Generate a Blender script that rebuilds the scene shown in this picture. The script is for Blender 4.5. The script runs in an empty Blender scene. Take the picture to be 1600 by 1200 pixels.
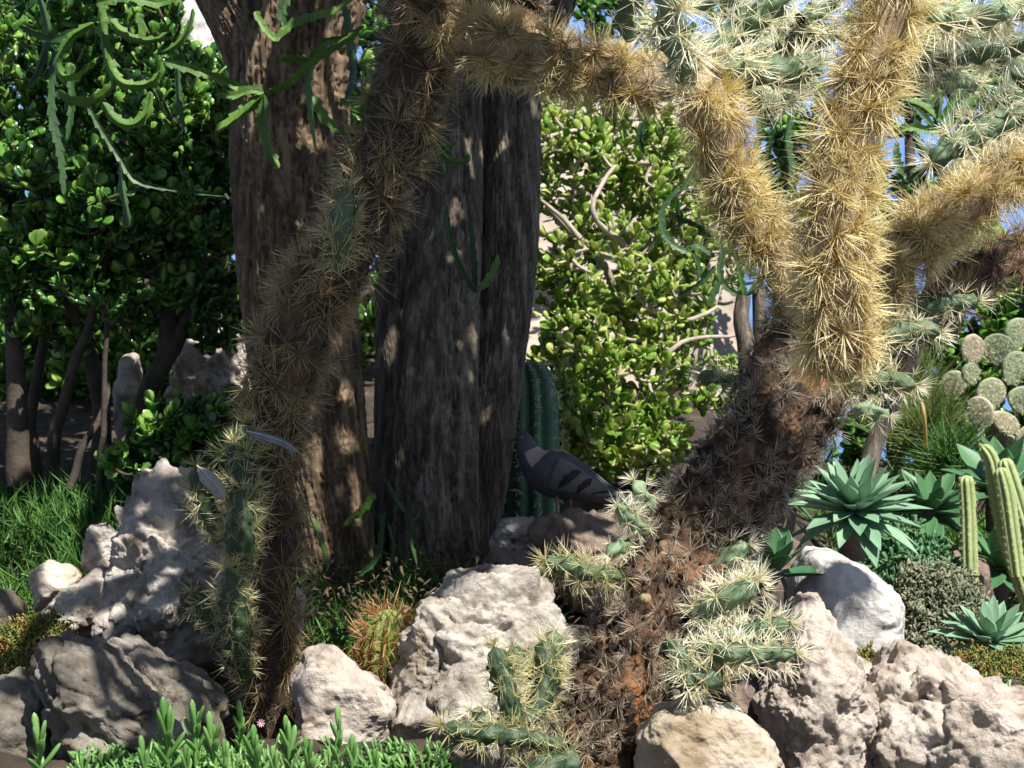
import bpy, bmesh, math, random
import numpy as np
from mathutils import Matrix, Vector
random.seed(7); RNG = np.random.default_rng(7)
sc = bpy.context.scene
col = sc.collection

# ------------------------------------------------------------------ camera, world, sun, exposure
F_PX = 2986.0                      # focal length in pixels of a 1600 wide picture
CAM = np.array([0.0, 0.0, 1.6]); PITCH = math.radians(13)
cam = bpy.data.objects.new('camera', bpy.data.cameras.new('camera')); col.objects.link(cam)
cam.location = CAM; cam.rotation_euler = (math.radians(90) - PITCH, 0, 0)
cam.data.sensor_width = 36; cam.data.lens = F_PX / 1600 * 36
cam.data.clip_start = 0.05; cam.data.clip_end = 20000
cam.data.dof.use_dof = True; cam.data.dof.focus_distance = 3.35; cam.data.dof.aperture_fstop = 14
sc.camera = cam
SUN = np.array([0.33, -0.27, 0.90]); SUN /= np.linalg.norm(SUN)     # towards the sun
sun_el = math.asin(SUN[2]); sun_az = math.atan2(SUN[0], SUN[1])
world = bpy.data.worlds.new('World'); sc.world = world; world.use_nodes = True
wn = world.node_tree.nodes; wn.clear()
sky = wn.new('ShaderNodeTexSky'); sky.sky_type = 'NISHITA'; sky.sun_disc = False
sky.sun_elevation = sun_el; sky.sun_rotation = sun_az
bgn = wn.new('ShaderNodeBackground'); bgn.inputs[1].default_value = 0.052
wo = wn.new('ShaderNodeOutputWorld')
world.node_tree.links.new(sky.outputs[0], bgn.inputs[0]); world.node_tree.links.new(bgn.outputs[0], wo.inputs[0])
sl = bpy.data.lights.new('sun', 'SUN'); sl.energy = 5.0; sl.angle = math.radians(0.53); sl.color = (1, .95, .87)
so = bpy.data.objects.new('sun', sl); col.objects.link(so)
so.rotation_euler = Vector(SUN).to_track_quat('Z', 'Y').to_euler()
sc.view_settings.view_transform = 'Standard'; sc.view_settings.look = 'None'
sc.view_settings.gamma = 1; sc.view_settings.use_curve_mapping = False
sc.view_settings.exposure = 0.92

# ------------------------------------------------------------------ geometry helpers
FWD = np.array([0, math.cos(PITCH), -math.sin(PITCH)]); UP = np.array([0, math.sin(PITCH), math.cos(PITCH)]); RT = np.array([1.0, 0, 0])
def P(px, py, D): return CAM + D * (FWD + (px - 800) / F_PX * RT - (py - 600) / F_PX * UP)
def project(p):
    d = np.asarray(p) - CAM; D = d @ FWD
    return 800 + F_PX * (d @ RT) / D, 600 - F_PX * (d @ UP) / D, D
def S(n, D): return n * D / F_PX
def unit(v):
    v = np.asarray(v, float); return v / np.maximum(np.linalg.norm(v, axis=-1, keepdims=True), 1e-9)
def _hash(ix, iy, iz, seed):
    h = (ix.astype(np.int64) * 374761393 + iy.astype(np.int64) * 668265263 + iz.astype(np.int64) * 2147483647 + seed * 974634777) & 0xffffffff
    h = ((h ^ (h >> 13)) * 1274126177) & 0xffffffff
    return ((h ^ (h >> 16)) & 0xffffff) / float(0xffffff)
def vnoise(p, seed=0):
    p = np.asarray(p, float); i = np.floor(p).astype(np.int64); f = p - i; f = f * f * (3 - 2 * f)
    r = 0
    for a in (0, 1):
        for b in (0, 1):
            for c in (0, 1):
                w = (f[:, 0] if a else 1 - f[:, 0]) * (f[:, 1] if b else 1 - f[:, 1]) * (f[:, 2] if c else 1 - f[:, 2])
                r = r + w * _hash(i[:, 0] + a, i[:, 1] + b, i[:, 2] + c, seed)
    return r * 2 - 1
def fbm(p, octv=4, seed=0, gain=.5):
    r = 0; a = 1; t = 0
    for o in range(octv):
        r = r + a * vnoise(p * 2.03 ** o + o * 17.3, seed + o); t += a; a *= gain
    return r / t
def worley(p, seed=0):
    i = np.floor(p).astype(np.int64); best = np.full(len(p), 9.0)
    for a in (-1, 0, 1):
        for b in (-1, 0, 1):
            for c in (-1, 0, 1):
                q = i + np.array([a, b, c])
                o = np.stack([_hash(q[:, 0], q[:, 1], q[:, 2], seed + k) for k in range(3)], 1)
                best = np.minimum(best, np.linalg.norm(q + o - p, axis=1))
    return best
def spline(pts, n):
    pts = np.asarray(pts, float)
    if len(pts) == 2: return pts[0] + (pts[1] - pts[0]) * np.linspace(0, 1, n)[:, None]
    q = np.vstack([2 * pts[0] - pts[1], pts, 2 * pts[-1] - pts[-2]])
    seg = np.linalg.norm(np.diff(pts[:, :3], axis=0), axis=1); cum = np.r_[0, np.cumsum(seg)]
    out = []
    for s in np.linspace(0, cum[-1], n):
        k = min(int(np.searchsorted(cum, s, 'right')) - 1, len(pts) - 2); t = (s - cum[k]) / max(seg[k], 1e-9)
        a, b, c, d = q[k:k + 4]
        out.append(.5 * (2 * b + (c - a) * t + (2 * a - 5 * b + 4 * c - d) * t * t + (3 * b - a - 3 * c + d) * t ** 3))
    return np.array(out)
def frames(path, ref=None):
    T = unit(np.gradient(path, axis=0)); N = np.zeros_like(T)
    r = np.array(ref if ref is not None else ([0, 0, 1] if abs(T[0][2]) < .9 else [0, -1, 0]), float)
    n = unit(r - T[0] * (r @ T[0]))
    for i in range(len(T)):
        n = unit(n - T[i] * (n @ T[i])); N[i] = n
    return T, N, np.cross(T, N)
def grid_faces(n, m):
    i, j = np.meshgrid(np.arange(n - 1), np.arange(m), indexing='ij'); j2 = (j + 1) % m
    return np.stack([i * m + j, i * m + j2, (i + 1) * m + j2, (i + 1) * m + j], -1).reshape(-1, 4)
def loft(path, sec, ref=None):
    """sec (N,M,2): coordinates along B and N of each ring"""
    T, N, B = frames(path, ref)
    V = path[:, None, :] + sec[..., :1] * B[:, None, :] + sec[..., 1:] * N[:, None, :]
    return V.reshape(-1, 3), grid_faces(*sec.shape[:2])
def tube(path, r, M=8, ref=None):
    a = np.linspace(0, 2 * np.pi, M, endpoint=False); r = np.broadcast_to(np.asarray(r, float), (len(path),))
    return loft(path, r[:, None, None] * np.stack([np.cos(a), np.sin(a)], -1)[None], ref)
def merge(parts):
    V, F, o = [], [], 0
    for v, f in parts: V.append(v); F.append(f + o); o += len(v)
    return np.vstack(V), np.vstack(F)
def spread(V0, F0, R, L, s=None):
    """copies of one small mesh: R (n,3,3) columns = axes, L (n,3), s (n,) scale"""
    R = np.asarray(R); L = np.asarray(L); s = np.ones(len(L)) if s is None else np.asarray(s)
    V = np.einsum('nij,vj->nvi', R, V0) * s[:, None, None] + L[:, None, :]
    F = F0[None] + (np.arange(len(L)) * len(V0))[:, None, None]
    return V.reshape(-1, 3), F.reshape(-1, F0.shape[1])
def axes(y, z):
    """rotation with local Y along y and local Z as near z as it gets"""
    y = unit(y); z = unit(z - y * np.sum(y * z, -1, keepdims=True)); x = np.cross(y, z)
    return np.stack([x, y, z], -1)

WL = {}
def raw_mesh(name, V, F, mat, smooth=True, attr=None):
    me = bpy.data.meshes.new(name); V = np.ascontiguousarray(V, np.float32); F = np.ascontiguousarray(F, np.int32)
    k = F.shape[1]
    me.vertices.add(len(V)); me.vertices.foreach_set('co', V.ravel())
    me.loops.add(F.size); me.loops.foreach_set('vertex_index', F.ravel())
    me.polygons.add(len(F)); me.polygons.foreach_set('loop_start', np.arange(len(F), dtype=np.int32) * k)
    me.update(calc_edges=True)
    me.polygons.foreach_set('use_smooth', np.full(len(F), smooth))
    if attr is not None:
        a = me.attributes.new('t', 'FLOAT', 'POINT'); a.data.foreach_set('value', np.ascontiguousarray(attr, np.float32))
    me.validate(); me.materials.append(mat)
    return me
def link(name, me, parent=None, loc=(0, 0, 0)):
    o = bpy.data.objects.new(name, me); col.objects.link(o)
    if parent is not None:
        o.parent = parent; o.location = np.asarray(loc) - WL[parent.name] if me is None or np.any(np.asarray(loc)) else (0, 0, 0)
    else: o.location = loc
    WL[o.name] = WL[parent.name] if parent is not None else np.asarray(loc, float)
    return o
def mk(name, V, F, mat, parent=None, smooth=True, attr=None, stuff=False, label=None):
    """a mesh given in world coordinates, as a part of parent, or as a top-level thing with its origin at its base"""
    V = np.asarray(V, float)
    if parent is None:
        org = np.array([V[:, 0].mean(), V[:, 1].mean(), V[:, 2].min()])
        o = link(name, raw_mesh(name, V - org, F, mat, smooth, attr), None, org)
    else:
        o = link(name, raw_mesh(name, V - WL[parent.name], F, mat, smooth, attr), parent)
    if stuff: o['kind'] = 'stuff'
    if label: o['label'] = label
    return o
def piece(name, me, parent, R, L, s=1.0):
    """an object that shares mesh me, placed by rotation R, world place L and scale s"""
    o = bpy.data.objects.new(name, me); col.objects.link(o); o.parent = parent
    M = Matrix.Identity(4); L = np.asarray(L) - WL[parent.name]
    for i in range(3):
        for j in range(3): M[i][j] = R[i][j] * s
        M[i][3] = L[i]
    o.matrix_local = M
    return o
def tag(o, label, cat, group=None):
    o['label'] = label; o['category'] = cat
    if group: o['group'] = group
    return o
def thing(name, label, cat, loc, group=None):
    return tag(link(name, None, None, tuple(loc)), label, cat, group)

# ------------------------------------------------------------------ materials
def mat(name, stops, scale=8, rough=.7, bump=0.0, bscale=40, stretch=(1, 1, 1), trans=0.0, spec=.5, detail=6, bdist=.01,
        tipcol=None, hue=0.0, spots=None, sub=None, pos=True):
    m = bpy.data.materials.new(name); m.use_nodes = True; nt = m.node_tree; n = nt.nodes; n.clear(); L = nt.links.new
    out = n.new('ShaderNodeOutputMaterial'); pb = n.new('ShaderNodeBsdfPrincipled')
    tc = n.new('ShaderNodeNewGeometry') if pos else n.new('ShaderNodeTexCoord')
    src = tc.outputs['Position'] if pos else tc.outputs['Object']
    mp = n.new('ShaderNodeMapping'); mp.inputs['Scale'].default_value = stretch; L(src, mp.inputs[0])
    no = n.new('ShaderNodeTexNoise'); no.inputs['Scale'].default_value = scale; no.inputs['Detail'].default_value = detail; no.inputs['Roughness'].default_value = .6
    L(mp.outputs[0], no.inputs['Vector'])
    fac = no.outputs[0]
    if hue:                                    # per-piece variation
        oi = n.new('ShaderNodeObjectInfo'); ma = n.new('ShaderNodeMath'); ma.operation = 'MULTIPLY_ADD'
        ge_ = n.new('ShaderNodeNewGeometry'); ad = n.new('ShaderNodeMath'); ad.operation = 'ADD'; fr_ = n.new('ShaderNodeMath'); fr_.operation = 'FRACT'
        L(oi.outputs['Random'], ad.inputs[0]); L(ge_.outputs['Random Per Island'], ad.inputs[1]); L(ad.outputs[0], fr_.inputs[0]); L(fr_.outputs[0], ma.inputs[0]); ma.inputs[1].default_value = hue; 
        mb = n.new('ShaderNodeMath'); mb.operation = 'SUBTRACT'; L(fac, mb.inputs[0]); mb.inputs[1].default_value = hue / 2
        L(mb.outputs[0], ma.inputs[2]); fac = ma.outputs[0]
    rp = n.new('ShaderNodeValToRGB'); el = rp.color_ramp.elements
    while len(el) < len(stops): el.new(.5)
    for e, (p, c) in zip(el, stops): e.position = p; e.color = (*c, 1)
    L(fac, rp.inputs[0]); c = rp.outputs[0]
    if spots:                                  # patches of another colour: (colour, scale, threshold)
        n2 = n.new('ShaderNodeTexNoise'); n2.inputs['Scale'].default_value = spots[1]; n2.inputs['Detail'].default_value = 8; n2.inputs['Roughness'].default_value = .65
        L(mp.outputs[0], n2.inputs['Vector'])
        r2 = n.new('ShaderNodeValToRGB'); r2.color_ramp.elements[0].position = spots[2]; r2.color_ramp.elements[1].position = spots[2] + .08
        L(n2.outputs[0], r2.inputs[0]); mx = n.new('ShaderNodeMix'); mx.data_type = 'RGBA'
        L(r2.outputs[0], mx.inputs[0]); L(c, mx.inputs[6]); mx.inputs[7].default_value = (*spots[0], 1); c = mx.outputs[2]
    if tipcol:                                 # colour changes from base to tip
        at = n.new('ShaderNodeAttribute'); at.attribute_name = 't'
        mr = n.new('ShaderNodeMapRange'); mr.inputs[1].default_value = tipcol[1]; mr.inputs[2].default_value = tipcol[2]; L(at.outputs['Fac'], mr.inputs[0])
        mx = n.new('ShaderNodeMix'); mx.data_type = 'RGBA'
        L(mr.outputs[0], mx.inputs[0]); L(c, mx.inputs[6]); mx.inputs[7].default_value = (*tipcol[0], 1); c = mx.outputs[2]
    L(c, pb.inputs['Base Color']); pb.inputs['Roughness'].default_value = rough; pb.inputs['Specular IOR Level'].default_value = spec
    if bump:
        nb = n.new('ShaderNodeTexNoise'); nb.inputs['Scale'].default_value = bscale; nb.inputs['Detail'].default_value = 9; nb.inputs['Roughness'].default_value = .68
        L(mp.outputs[0], nb.inputs['Vector'])
        bu = n.new('ShaderNodeBump'); bu.inputs['Strength'].default_value = bump; bu.inputs['Distance'].default_value = bdist
        L(nb.outputs[0], bu.inputs['Height']); L(bu.outputs[0], pb.inputs['Normal'])
    if trans:
        tr = n.new('ShaderNodeBsdfTranslucent'); ms = n.new('ShaderNodeMixShader'); ms.inputs[0].default_value = trans
        hs = n.new('ShaderNodeHueSaturation'); hs.inputs['Value'].default_value = 1.5; hs.inputs['Saturation'].default_value = 1.1; L(c, hs.inputs['Color']); L(hs.outputs[0], tr.inputs[0])
        L(pb.outputs[0], ms.inputs[1]); L(tr.outputs[0], ms.inputs[2]); L(ms.outputs[0], out.inputs[0])
    else: L(pb.outputs[0], out.inputs[0])
    return m

M_soil = mat('soil', [(.3, (.025, .018, .012)), (.55, (.07, .052, .035)), (.75, (.15, .12, .085))], 12, .95, .9, 60, bdist=.02)
M_path = mat('pale_ground', [(.3, (.22, .18, .14)), (.6, (.44, .37, .31))], 6, .95, .6, 60)
M_lime = mat('limestone', [(.32, (.17, .145, .12)), (.44, (.35, .31, .27)), (.6, (.50, .455, .405))], 13, .9, .9, 60, bdist=.011, spots=((.20, .16, .11), 9, .57))
M_lime_smooth = mat('smooth_limestone', [(.34, (.34, .32, .30)), (.6, (.54, .52, .50))], 9, .85, .8, 70, bdist=.007, spots=((.40, .36, .32), 6, .62))
M_lime_rough = mat('rough_limestone', [(.34, (.20, .16, .125)), (.46, (.40, .34, .285)), (.62, (.53, .465, .41))], 15, .92, .9, 50, bdist=.012, spots=((.22, .18, .13), 11, .585))
M_lime_tan = mat('tan_limestone', [(.34, (.26, .195, .12)), (.5, (.42, .35, .265)), (.66, (.54, .49, .43))], 9, .9, .8, 50, bdist=.009)
M_lime_dark = mat('shade_darkened_limestone', [(.34, (.05, .044, .038)), (.49, (.14, .123, .10)), (.66, (.30, .27, .23))], 10, .92, .9, 55, bdist=.012, spots=((.12, .095, .045), 4, .53))  # limestone darkened to stand in for shade on the rocks, with brown patches
M_brownrock = mat('brown_rock', [(.3, (.10, .07, .055)), (.6, (.22, .165, .13))], 8, .92, .9, 40)
M_bark_warm = mat('brown_bark', [(.33, (.05, .034, .02)), (.5, (.18, .122, .07)), (.66, (.34, .25, .155))], 40, .9, 1.0, 90, stretch=(1, 1, .10), bdist=.014, detail=10, spots=((.05, .032, .02), 14, .60))
M_bark_grey = mat('grey_bark', [(.32, (.04, .032, .024)), (.5, (.16, .13, .10)), (.66, (.31, .265, .21))], 40, .9, 1.0, 90, stretch=(1, 1, .10), bdist=.012, detail=10, spots=((.08, .063, .048), 12, .62))
M_branch = mat('pale_branch', [(.3, (.26, .21, .17)), (.7, (.48, .41, .35))], 20, .85, .5, 60)
M_branch_dark = mat('dark_branch', [(.3, (.03, .024, .018)), (.7, (.10, .075, .055))], 20, .85, .5, 60)  # colour darkened to stand for the shade among the left bush's stems
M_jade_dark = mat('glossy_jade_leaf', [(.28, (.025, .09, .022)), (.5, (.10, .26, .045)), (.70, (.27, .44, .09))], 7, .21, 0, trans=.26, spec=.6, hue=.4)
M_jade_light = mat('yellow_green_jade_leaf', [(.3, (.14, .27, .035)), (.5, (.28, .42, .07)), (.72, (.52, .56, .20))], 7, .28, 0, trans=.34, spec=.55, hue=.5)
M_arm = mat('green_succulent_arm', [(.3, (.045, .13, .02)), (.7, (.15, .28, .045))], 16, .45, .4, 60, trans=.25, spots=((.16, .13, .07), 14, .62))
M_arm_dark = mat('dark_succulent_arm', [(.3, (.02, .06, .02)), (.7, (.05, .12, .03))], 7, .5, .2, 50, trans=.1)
M_sp_tan = mat('tan_spines', [(.35, (.46, .345, .125)), (.65, (.66, .555, .26))], 9, .5, 0, trans=.34, tipcol=((.88, .83, .57), .15, .9), hue=.2)
M_sp_brown = mat('brown_spines', [(.35, (.17, .105, .045)), (.62, (.42, .30, .13))], 12, .55, 0, trans=.25, tipcol=((.68, .59, .36), .2, .9), hue=.2)
M_sp_old = mat('old_grey_spines', [(.35, (.06, .045, .03)), (.62, (.20, .15, .095))], 12, .6, 0, trans=.12, tipcol=((.40, .33, .26), .35, 1.1), hue=.3)
M_sp_mid = mat('weathered_spines', [(.35, (.13, .10, .065)), (.62, (.40, .32, .22))], 12, .6, 0, trans=.15, tipcol=((.72, .66, .54), .2, 1.0), hue=.3)
M_sp_white = mat('white_spines', [(.35, (.58, .53, .34)), (.65, (.76, .73, .54))], 9, .4, 0, trans=.34, tipcol=((.95, .94, .83), .1, .8), hue=.2)
M_sp_yell = mat('yellow_green_spines', [(.35, (.34, .33, .12)), (.65, (.52, .48, .22))], 9, .45, 0, trans=.3, tipcol=((.74, .70, .46), .1, .9), hue=.2)
M_sp_orange = mat('orange_spines', [(.35, (.30, .12, .04)), (.65, (.50, .26, .10))], 9, .5, 0, trans=.25, tipcol=((.72, .50, .25), .4, 1.0))
M_core_tan = mat('tan_cactus_stem', [(.3, (.10, .06, .03)), (.5, (.31, .22, .12)), (.75, (.50, .41, .28))], 9, .8, .8, 40, spots=((.24, .12, .05), 7, .62))
M_core_brown = mat('brown_cactus_stem', [(.3, (.02, .013, .008)), (.5, (.07, .043, .024)), (.75, (.20, .13, .07))], 9, .85, .9, 40)
M_core_old = mat('woody_cactus_stem', [(.36, (.018, .012, .008)), (.5, (.09, .05, .027)), (.64, (.28, .17, .10))], 22, .9, 1.0, 60, bdist=.014, spots=((.34, .15, .055), 9.0, .545))
M_core_green = mat('green_cactus_joint', [(.3, (.04, .08, .032)), (.7, (.10, .155, .075))], 12, .55, .3, 60)
M_core_pale = mat('grey_green_cactus_joint', [(.3, (.11, .17, .09)), (.7, (.20, .28, .16))], 12, .55, .3, 60)
M_core_dkgreen = mat('dark_green_cactus_joint', [(.3, (.02, .045, .018)), (.7, (.05, .09, .04))], 12, .55, .3, 60)
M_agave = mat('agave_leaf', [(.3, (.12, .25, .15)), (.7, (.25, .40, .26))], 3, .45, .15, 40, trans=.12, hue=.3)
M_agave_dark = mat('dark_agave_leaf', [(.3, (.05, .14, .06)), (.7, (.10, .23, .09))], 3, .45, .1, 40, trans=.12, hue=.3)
M_column = mat('blue_green_cactus', [(.3, (.04, .10, .065)), (.7, (.085, .17, .10))], 9, .6, .3, 50)
M_cereus = mat('yellow_green_cactus', [(.3, (.24, .32, .12)), (.7, (.38, .44, .2))], 9, .6, .3, 50)
M_pad = mat('prickly_pear_pad', [(.3, (.13, .20, .11)), (.55, (.27, .33, .19)), (.8, (.42, .36, .26))], 10, .65, .5, 60, hue=.6, spots=((.30, .17, .13), 4, .60))
M_grass = mat('green_grass', [(.3, (.03, .10, .02)), (.7, (.12, .27, .05))], 5, .45, 0, trans=.25)
M_grass_y = mat('tussock_grass', [(.3, (.08, .14, .03)), (.7, (.24, .30, .09))], 6, .5, 0, trans=.25)
M_succ = mat('ice_plant_leaf', [(.3, (.09, .22, .05)), (.7, (.20, .38, .11))], 7, .4, 0, trans=.2, hue=.3)
M_sedum = mat('yellow_stonecrop', [(.32, (.07, .11, .02)), (.5, (.20, .23, .045)), (.66, (.36, .16, .05))], 30, .5, 0, trans=.2)
M_greyshrub = mat('grey_shrub_leaf', [(.3, (.16, .19, .11)), (.7, (.34, .35, .24))], 12, .7, 0, trans=.2)
M_barrel = mat('barrel_cactus_skin', [(.3, (.10, .15, .03)), (.7, (.22, .28, .06))], 12, .6, .3, 50)
M_pig_body = mat('grey_plumage', [(.3, (.045, .045, .055)), (.7, (.09, .09, .105))], 30, .8, .6, 140, bdist=.003)
M_pig_head = mat('dark_plumage', [(.3, (.035, .035, .045)), (.7, (.08, .075, .085))], 30, .6, .4, 140, bdist=.003)
M_pig_neck = mat('pinkish_plumage', [(.3, (.30, .22, .20)), (.7, (.42, .33, .30))], 30, .6, .3, 140, bdist=.003)
M_pig_wing = mat('pale_wing', [(.3, (.09, .085, .09)), (.7, (.19, .18, .175))], 26, .8, .6, 140, bdist=.003)
M_black = mat('black_plumage', [(.3, (.008, .008, .01)), (.7, (.02, .02, .022))], 30, .7)
M_beak = mat('beak_horn', [(.3, (.03, .025, .02)), (.7, (.06, .05, .045))], 30, .4)
M_eye = mat('orange_eye', [(.3, (.4, .1, .02)), (.7, (.5, .15, .03))], 30, .15)
M_foot = mat('pink_foot', [(.3, (.30, .08, .07)), (.7, (.40, .13, .11))], 30, .6)
M_feather = mat('grey_feather', [(.3, (.12, .14, .17)), (.7, (.24, .27, .31))], 40, .6, .3, 100, trans=.15)
M_feather_w = mat('white_feather', [(.3, (.26, .25, .24)), (.7, (.38, .37, .35))], 40, .6, .3, 100, trans=.15)
M_quill = mat('feather_quill', [(.3, (.45, .42, .36)), (.7, (.55, .5, .45))], 40, .5)
M_litter = mat('dry_leaf_litter', [(.3, (.04, .028, .016)), (.7, (.16, .11, .06))], 14, .9, 0, hue=.2)
M_pinkflower = mat('pink_petal', [(.3, (.55, .25, .40)), (.7, (.7, .4, .55))], 14, .6, 0, trans=.2)

# ------------------------------------------------------------------ the setting: ground, sea, cliff
def sstep(a, b, x): t = np.clip((x - a) / (b - a), 0, 1); return t * t * (3 - 2 * t)
def ground_z(x, y):
    x = np.asarray(x, float); y = np.asarray(y, float)
    z = .05 - .05 * sstep(3.9, 3.3, y) + .31 * sstep(3.12, 2.92, y) * sstep(.02, -.12, x) - .5 * sstep(2.4, 0.4, y)
    z = z + .16 * np.exp(-((x + .44) ** 2 + (y - 3.58) ** 2) / .03)
    z = z - .26 * sstep(.62, 1.0, x) * sstep(3.5, 3.9, y)
    z = z + .95 * sstep(7.4, 9.0, y) * sstep(1.3, .9, x) * sstep(-.15, .12, x) * sstep(9.9, 9.4, y)
    z = z - 6.0 * sstep(.95, 1.25, x) * sstep(6.6, 7.6, y) - 30 * sstep(.95, 3, x) * sstep(7, 12, y)
    z = z - 60 * sstep(9.0, 45, y) - 1.2 * sstep(9.2, 9.9, y)
    z = z - 60 * sstep(8, 45, np.abs(x))
    return z
def ax(lo, hi, inner_lo, inner_hi, n):
    a = np.linspace(inner_lo, inner_hi, n); g = np.geomspace(.05, 1, 26)
    return np.r_[(inner_lo - (inner_lo - lo) * g[::-1]), a, inner_hi + (hi - inner_hi) * g]
gx = ax(-70, 70, -3, 3.2, 240); gy = ax(-30, 80, 2.4, 9.6, 280)
X, Y = np.meshgrid(gx, gy, indexing='ij')
pts = np.stack([X.ravel(), Y.ravel(), np.zeros(X.size)], 1)
Z = ground_z(pts[:, 0], pts[:, 1]) + .035 * fbm(pts * 3, 4, 3) + .014 * fbm(pts * 14, 3, 9)
pts[:, 2] = Z
n, m_ = X.shape
ii, jj = np.meshgrid(np.arange(n - 1), np.arange(m_ - 1), indexing='ij')
GF = np.stack([ii * m_ + jj, (ii + 1) * m_ + jj, (ii + 1) * m_ + jj + 1, ii * m_ + jj + 1], -1).reshape(-1, 4)
go = link('ground', raw_mesh('ground', pts, GF, M_soil)); go['kind'] = 'structure'; go.data.materials.append(M_path)
# the pale trodden ground behind the bushes takes the second material
fc = pts[GF].mean(1)
msk = (fc[:, 1] + .25 * fbm(fc * 2, 3, 5) > 6.75) & (fc[:, 0] > -.4) & (fc[:, 2] > -4)
go.data.polygons.foreach_set('material_index', msk.astype(np.int32))
# the sea far below
ms = bpy.data.materials.new('sea_water'); ms.use_nodes = True
pb = ms.node_tree.nodes['Principled BSDF']; pb.inputs['Base Color'].default_value = (.10, .20, .46, 1); pb.inputs['Roughness'].default_value = .35; pb.inputs['Specular IOR Level'].default_value = .25
nn = ms.node_tree.nodes.new('ShaderNodeTexNoise'); nn.inputs['Scale'].default_value = .25; nn.inputs['Detail'].default_value = 8
ge = ms.node_tree.nodes.new('ShaderNodeNewGeometry'); ms.node_tree.links.new(ge.outputs['Position'], nn.inputs['Vector'])
bu = ms.node_tree.nodes.new('ShaderNodeBump'); bu.inputs['Strength'].default_value = .8; bu.inputs['Distance'].default_value = 1.2
ms.node_tree.links.new(nn.outputs[0], bu.inputs['Height']); ms.node_tree.links.new(bu.outputs[0], pb.inputs['Normal'])
sea = link('sea', raw_mesh('sea', np.array([[-9000, -9000, -45], [9000, -9000, -45], [9000, 9000, -45], [-9000, 9000, -45.]]), np.array([[0, 1, 2, 3]]), ms)); sea['kind'] = 'structure'

# ------------------------------------------------------------------ rocks
ICO = {}
def ico(k):
    if k not in ICO:
        bm = bmesh.new(); bmesh.ops.create_icosphere(bm, subdivisions=k, radius=1)
        ICO[k] = (np.array([v.co[:] for v in bm.verts]), np.array([[v.index for v in f.verts] for f in bm.faces])); bm.free()
    return ICO[k]
def rock(name, label, outline, D, depth, mtl, seed, res=6, rough=.05, pit=.035, cuts=9, boxy=.72, group='limestone rocks of the rockery', fine=None, cat='rock'):
    O = np.array(outline, float); c = O.mean(0); nrm = S(1, D)
    A = (O - c) * nrm * 1.05; A[:, 1] *= -1
    th = np.linspace(0, 2 * np.pi, 181); R = np.zeros(181)
    for k, t in enumerate(th):
        d = np.array([math.cos(t), math.sin(t)]); best = 0
        for i in range(len(A)):
            p, q = A[i], A[(i + 1) % len(A)]; e = q - p; den = d[0] * e[1] - d[1] * e[0]
            if abs(den) < 1e-12: continue
            s_ = (p[0] * e[1] - p[1] * e[0]) / den; u = (p[0] * d[1] - p[1] * d[0]) / den
            if s_ > 0 and -1e-6 <= u <= 1 + 1e-6: best = max(best, s_)
        R[k] = best
    R = np.convolve(np.r_[R[-3:-1], R, R[1:3]], [.1, .2, .4, .2, .1], 'valid')
    dirs, F = ico(res); size = R.mean()
    rho = np.hypot(dirs[:, 0], dirs[:, 2]); ang = np.arctan2(dirs[:, 2], dirs[:, 0]) % (2 * np.pi)
    r = np.interp(ang, th, R) * rho ** boxy
    p = np.stack([r * np.cos(ang), dirs[:, 1] * depth, r * np.sin(ang)], 1)
    rg = np.random.default_rng(seed)
    for k in range(cuts):                                    # broken faces
        nv = unit(rg.normal(size=3) * np.array([1, 1.3, 1])); e = p @ nv; h = e.max() * rg.uniform(.66, .88) if abs(nv[1]) > .55 else e.max() * rg.uniform(.93, 1.0)
        p = p - np.maximum(0, e - h)[:, None] * nv * .93
    N = unit(dirs / np.array([size, depth, size]) * size)
    q = p / size
    w = np.abs(fbm(q * 1.6 + seed, 3, seed)); d = (fbm(q * 2.3 + seed, 3, seed + 3) * 1.5 + (.35 - w) * 1.2) * rough * 1.5
    d += fbm(p * 20 + seed, 6, seed + 7, .68) * (fine if fine is not None else rough) * 1.5
    d -= (fine if fine is not None else rough) * .9 * np.abs(fbm(p * 9 + seed * 2, 5, seed + 17, .6))
    cr = fbm(p * 5 + seed * 3, 4, seed + 23); d -= .075 * np.exp(-(cr / .03) ** 2) * (1.0 if fine is None else .3)
    wv = worley(p * 17 + seed, seed); w2 = worley(p * 42 + seed, seed + 5)
    msk = sstep(-.15, .35, fbm(p * 6, 2, seed + 11))
    d -= pit * (sstep(.45, .15, wv) * msk * 1.2 + .45 * sstep(.4, .1, w2) * (1 - .4 * msk))
    p = p + N * (d * size)[:, None]
    W = P(c[0], c[1], D) + p[:, :1] * RT + p[:, 1:2] * FWD + p[:, 2:] * UP
    o = mk(name, W, F, mtl); tag(o, label, cat, group); return o

rock('limestone_boulder', 'tall knobbly grey boulder with a rounded knob top, left of the leftmost cactus', [(195,790),(215,757),(250,742),(285,765),(300,810),(322,870),(330,930),(320,1010),(250,1030),(170,1010),(130,980),(150,930),(185,880)], 3.85, .16, M_lime, 11, 7, .13, .08)
rock('limestone_rock', 'bright sunlit broken rock behind the knob-topped boulder', [(262,745),(300,735),(345,760),(360,830),(350,920),(300,930),(280,850)], 4.1, .12, M_lime_tan, 12, 6, .09)
rock('limestone_rock', 'small pitted grey rock at the edge of the grass, beside the tall knobbly boulder', [(135,850),(142,825),(165,820),(185,835),(182,880),(165,905),(132,890)], 4.05, .06, M_lime, 13, 6, .10, .06)
rock('limestone_rock', 'low tan sunlit rock in the grass at far left', [(50,895),(75,876),(105,880),(128,900),(120,940),(60,960)], 4.0, .07, M_lime_tan, 14, 6, .06)
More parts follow.
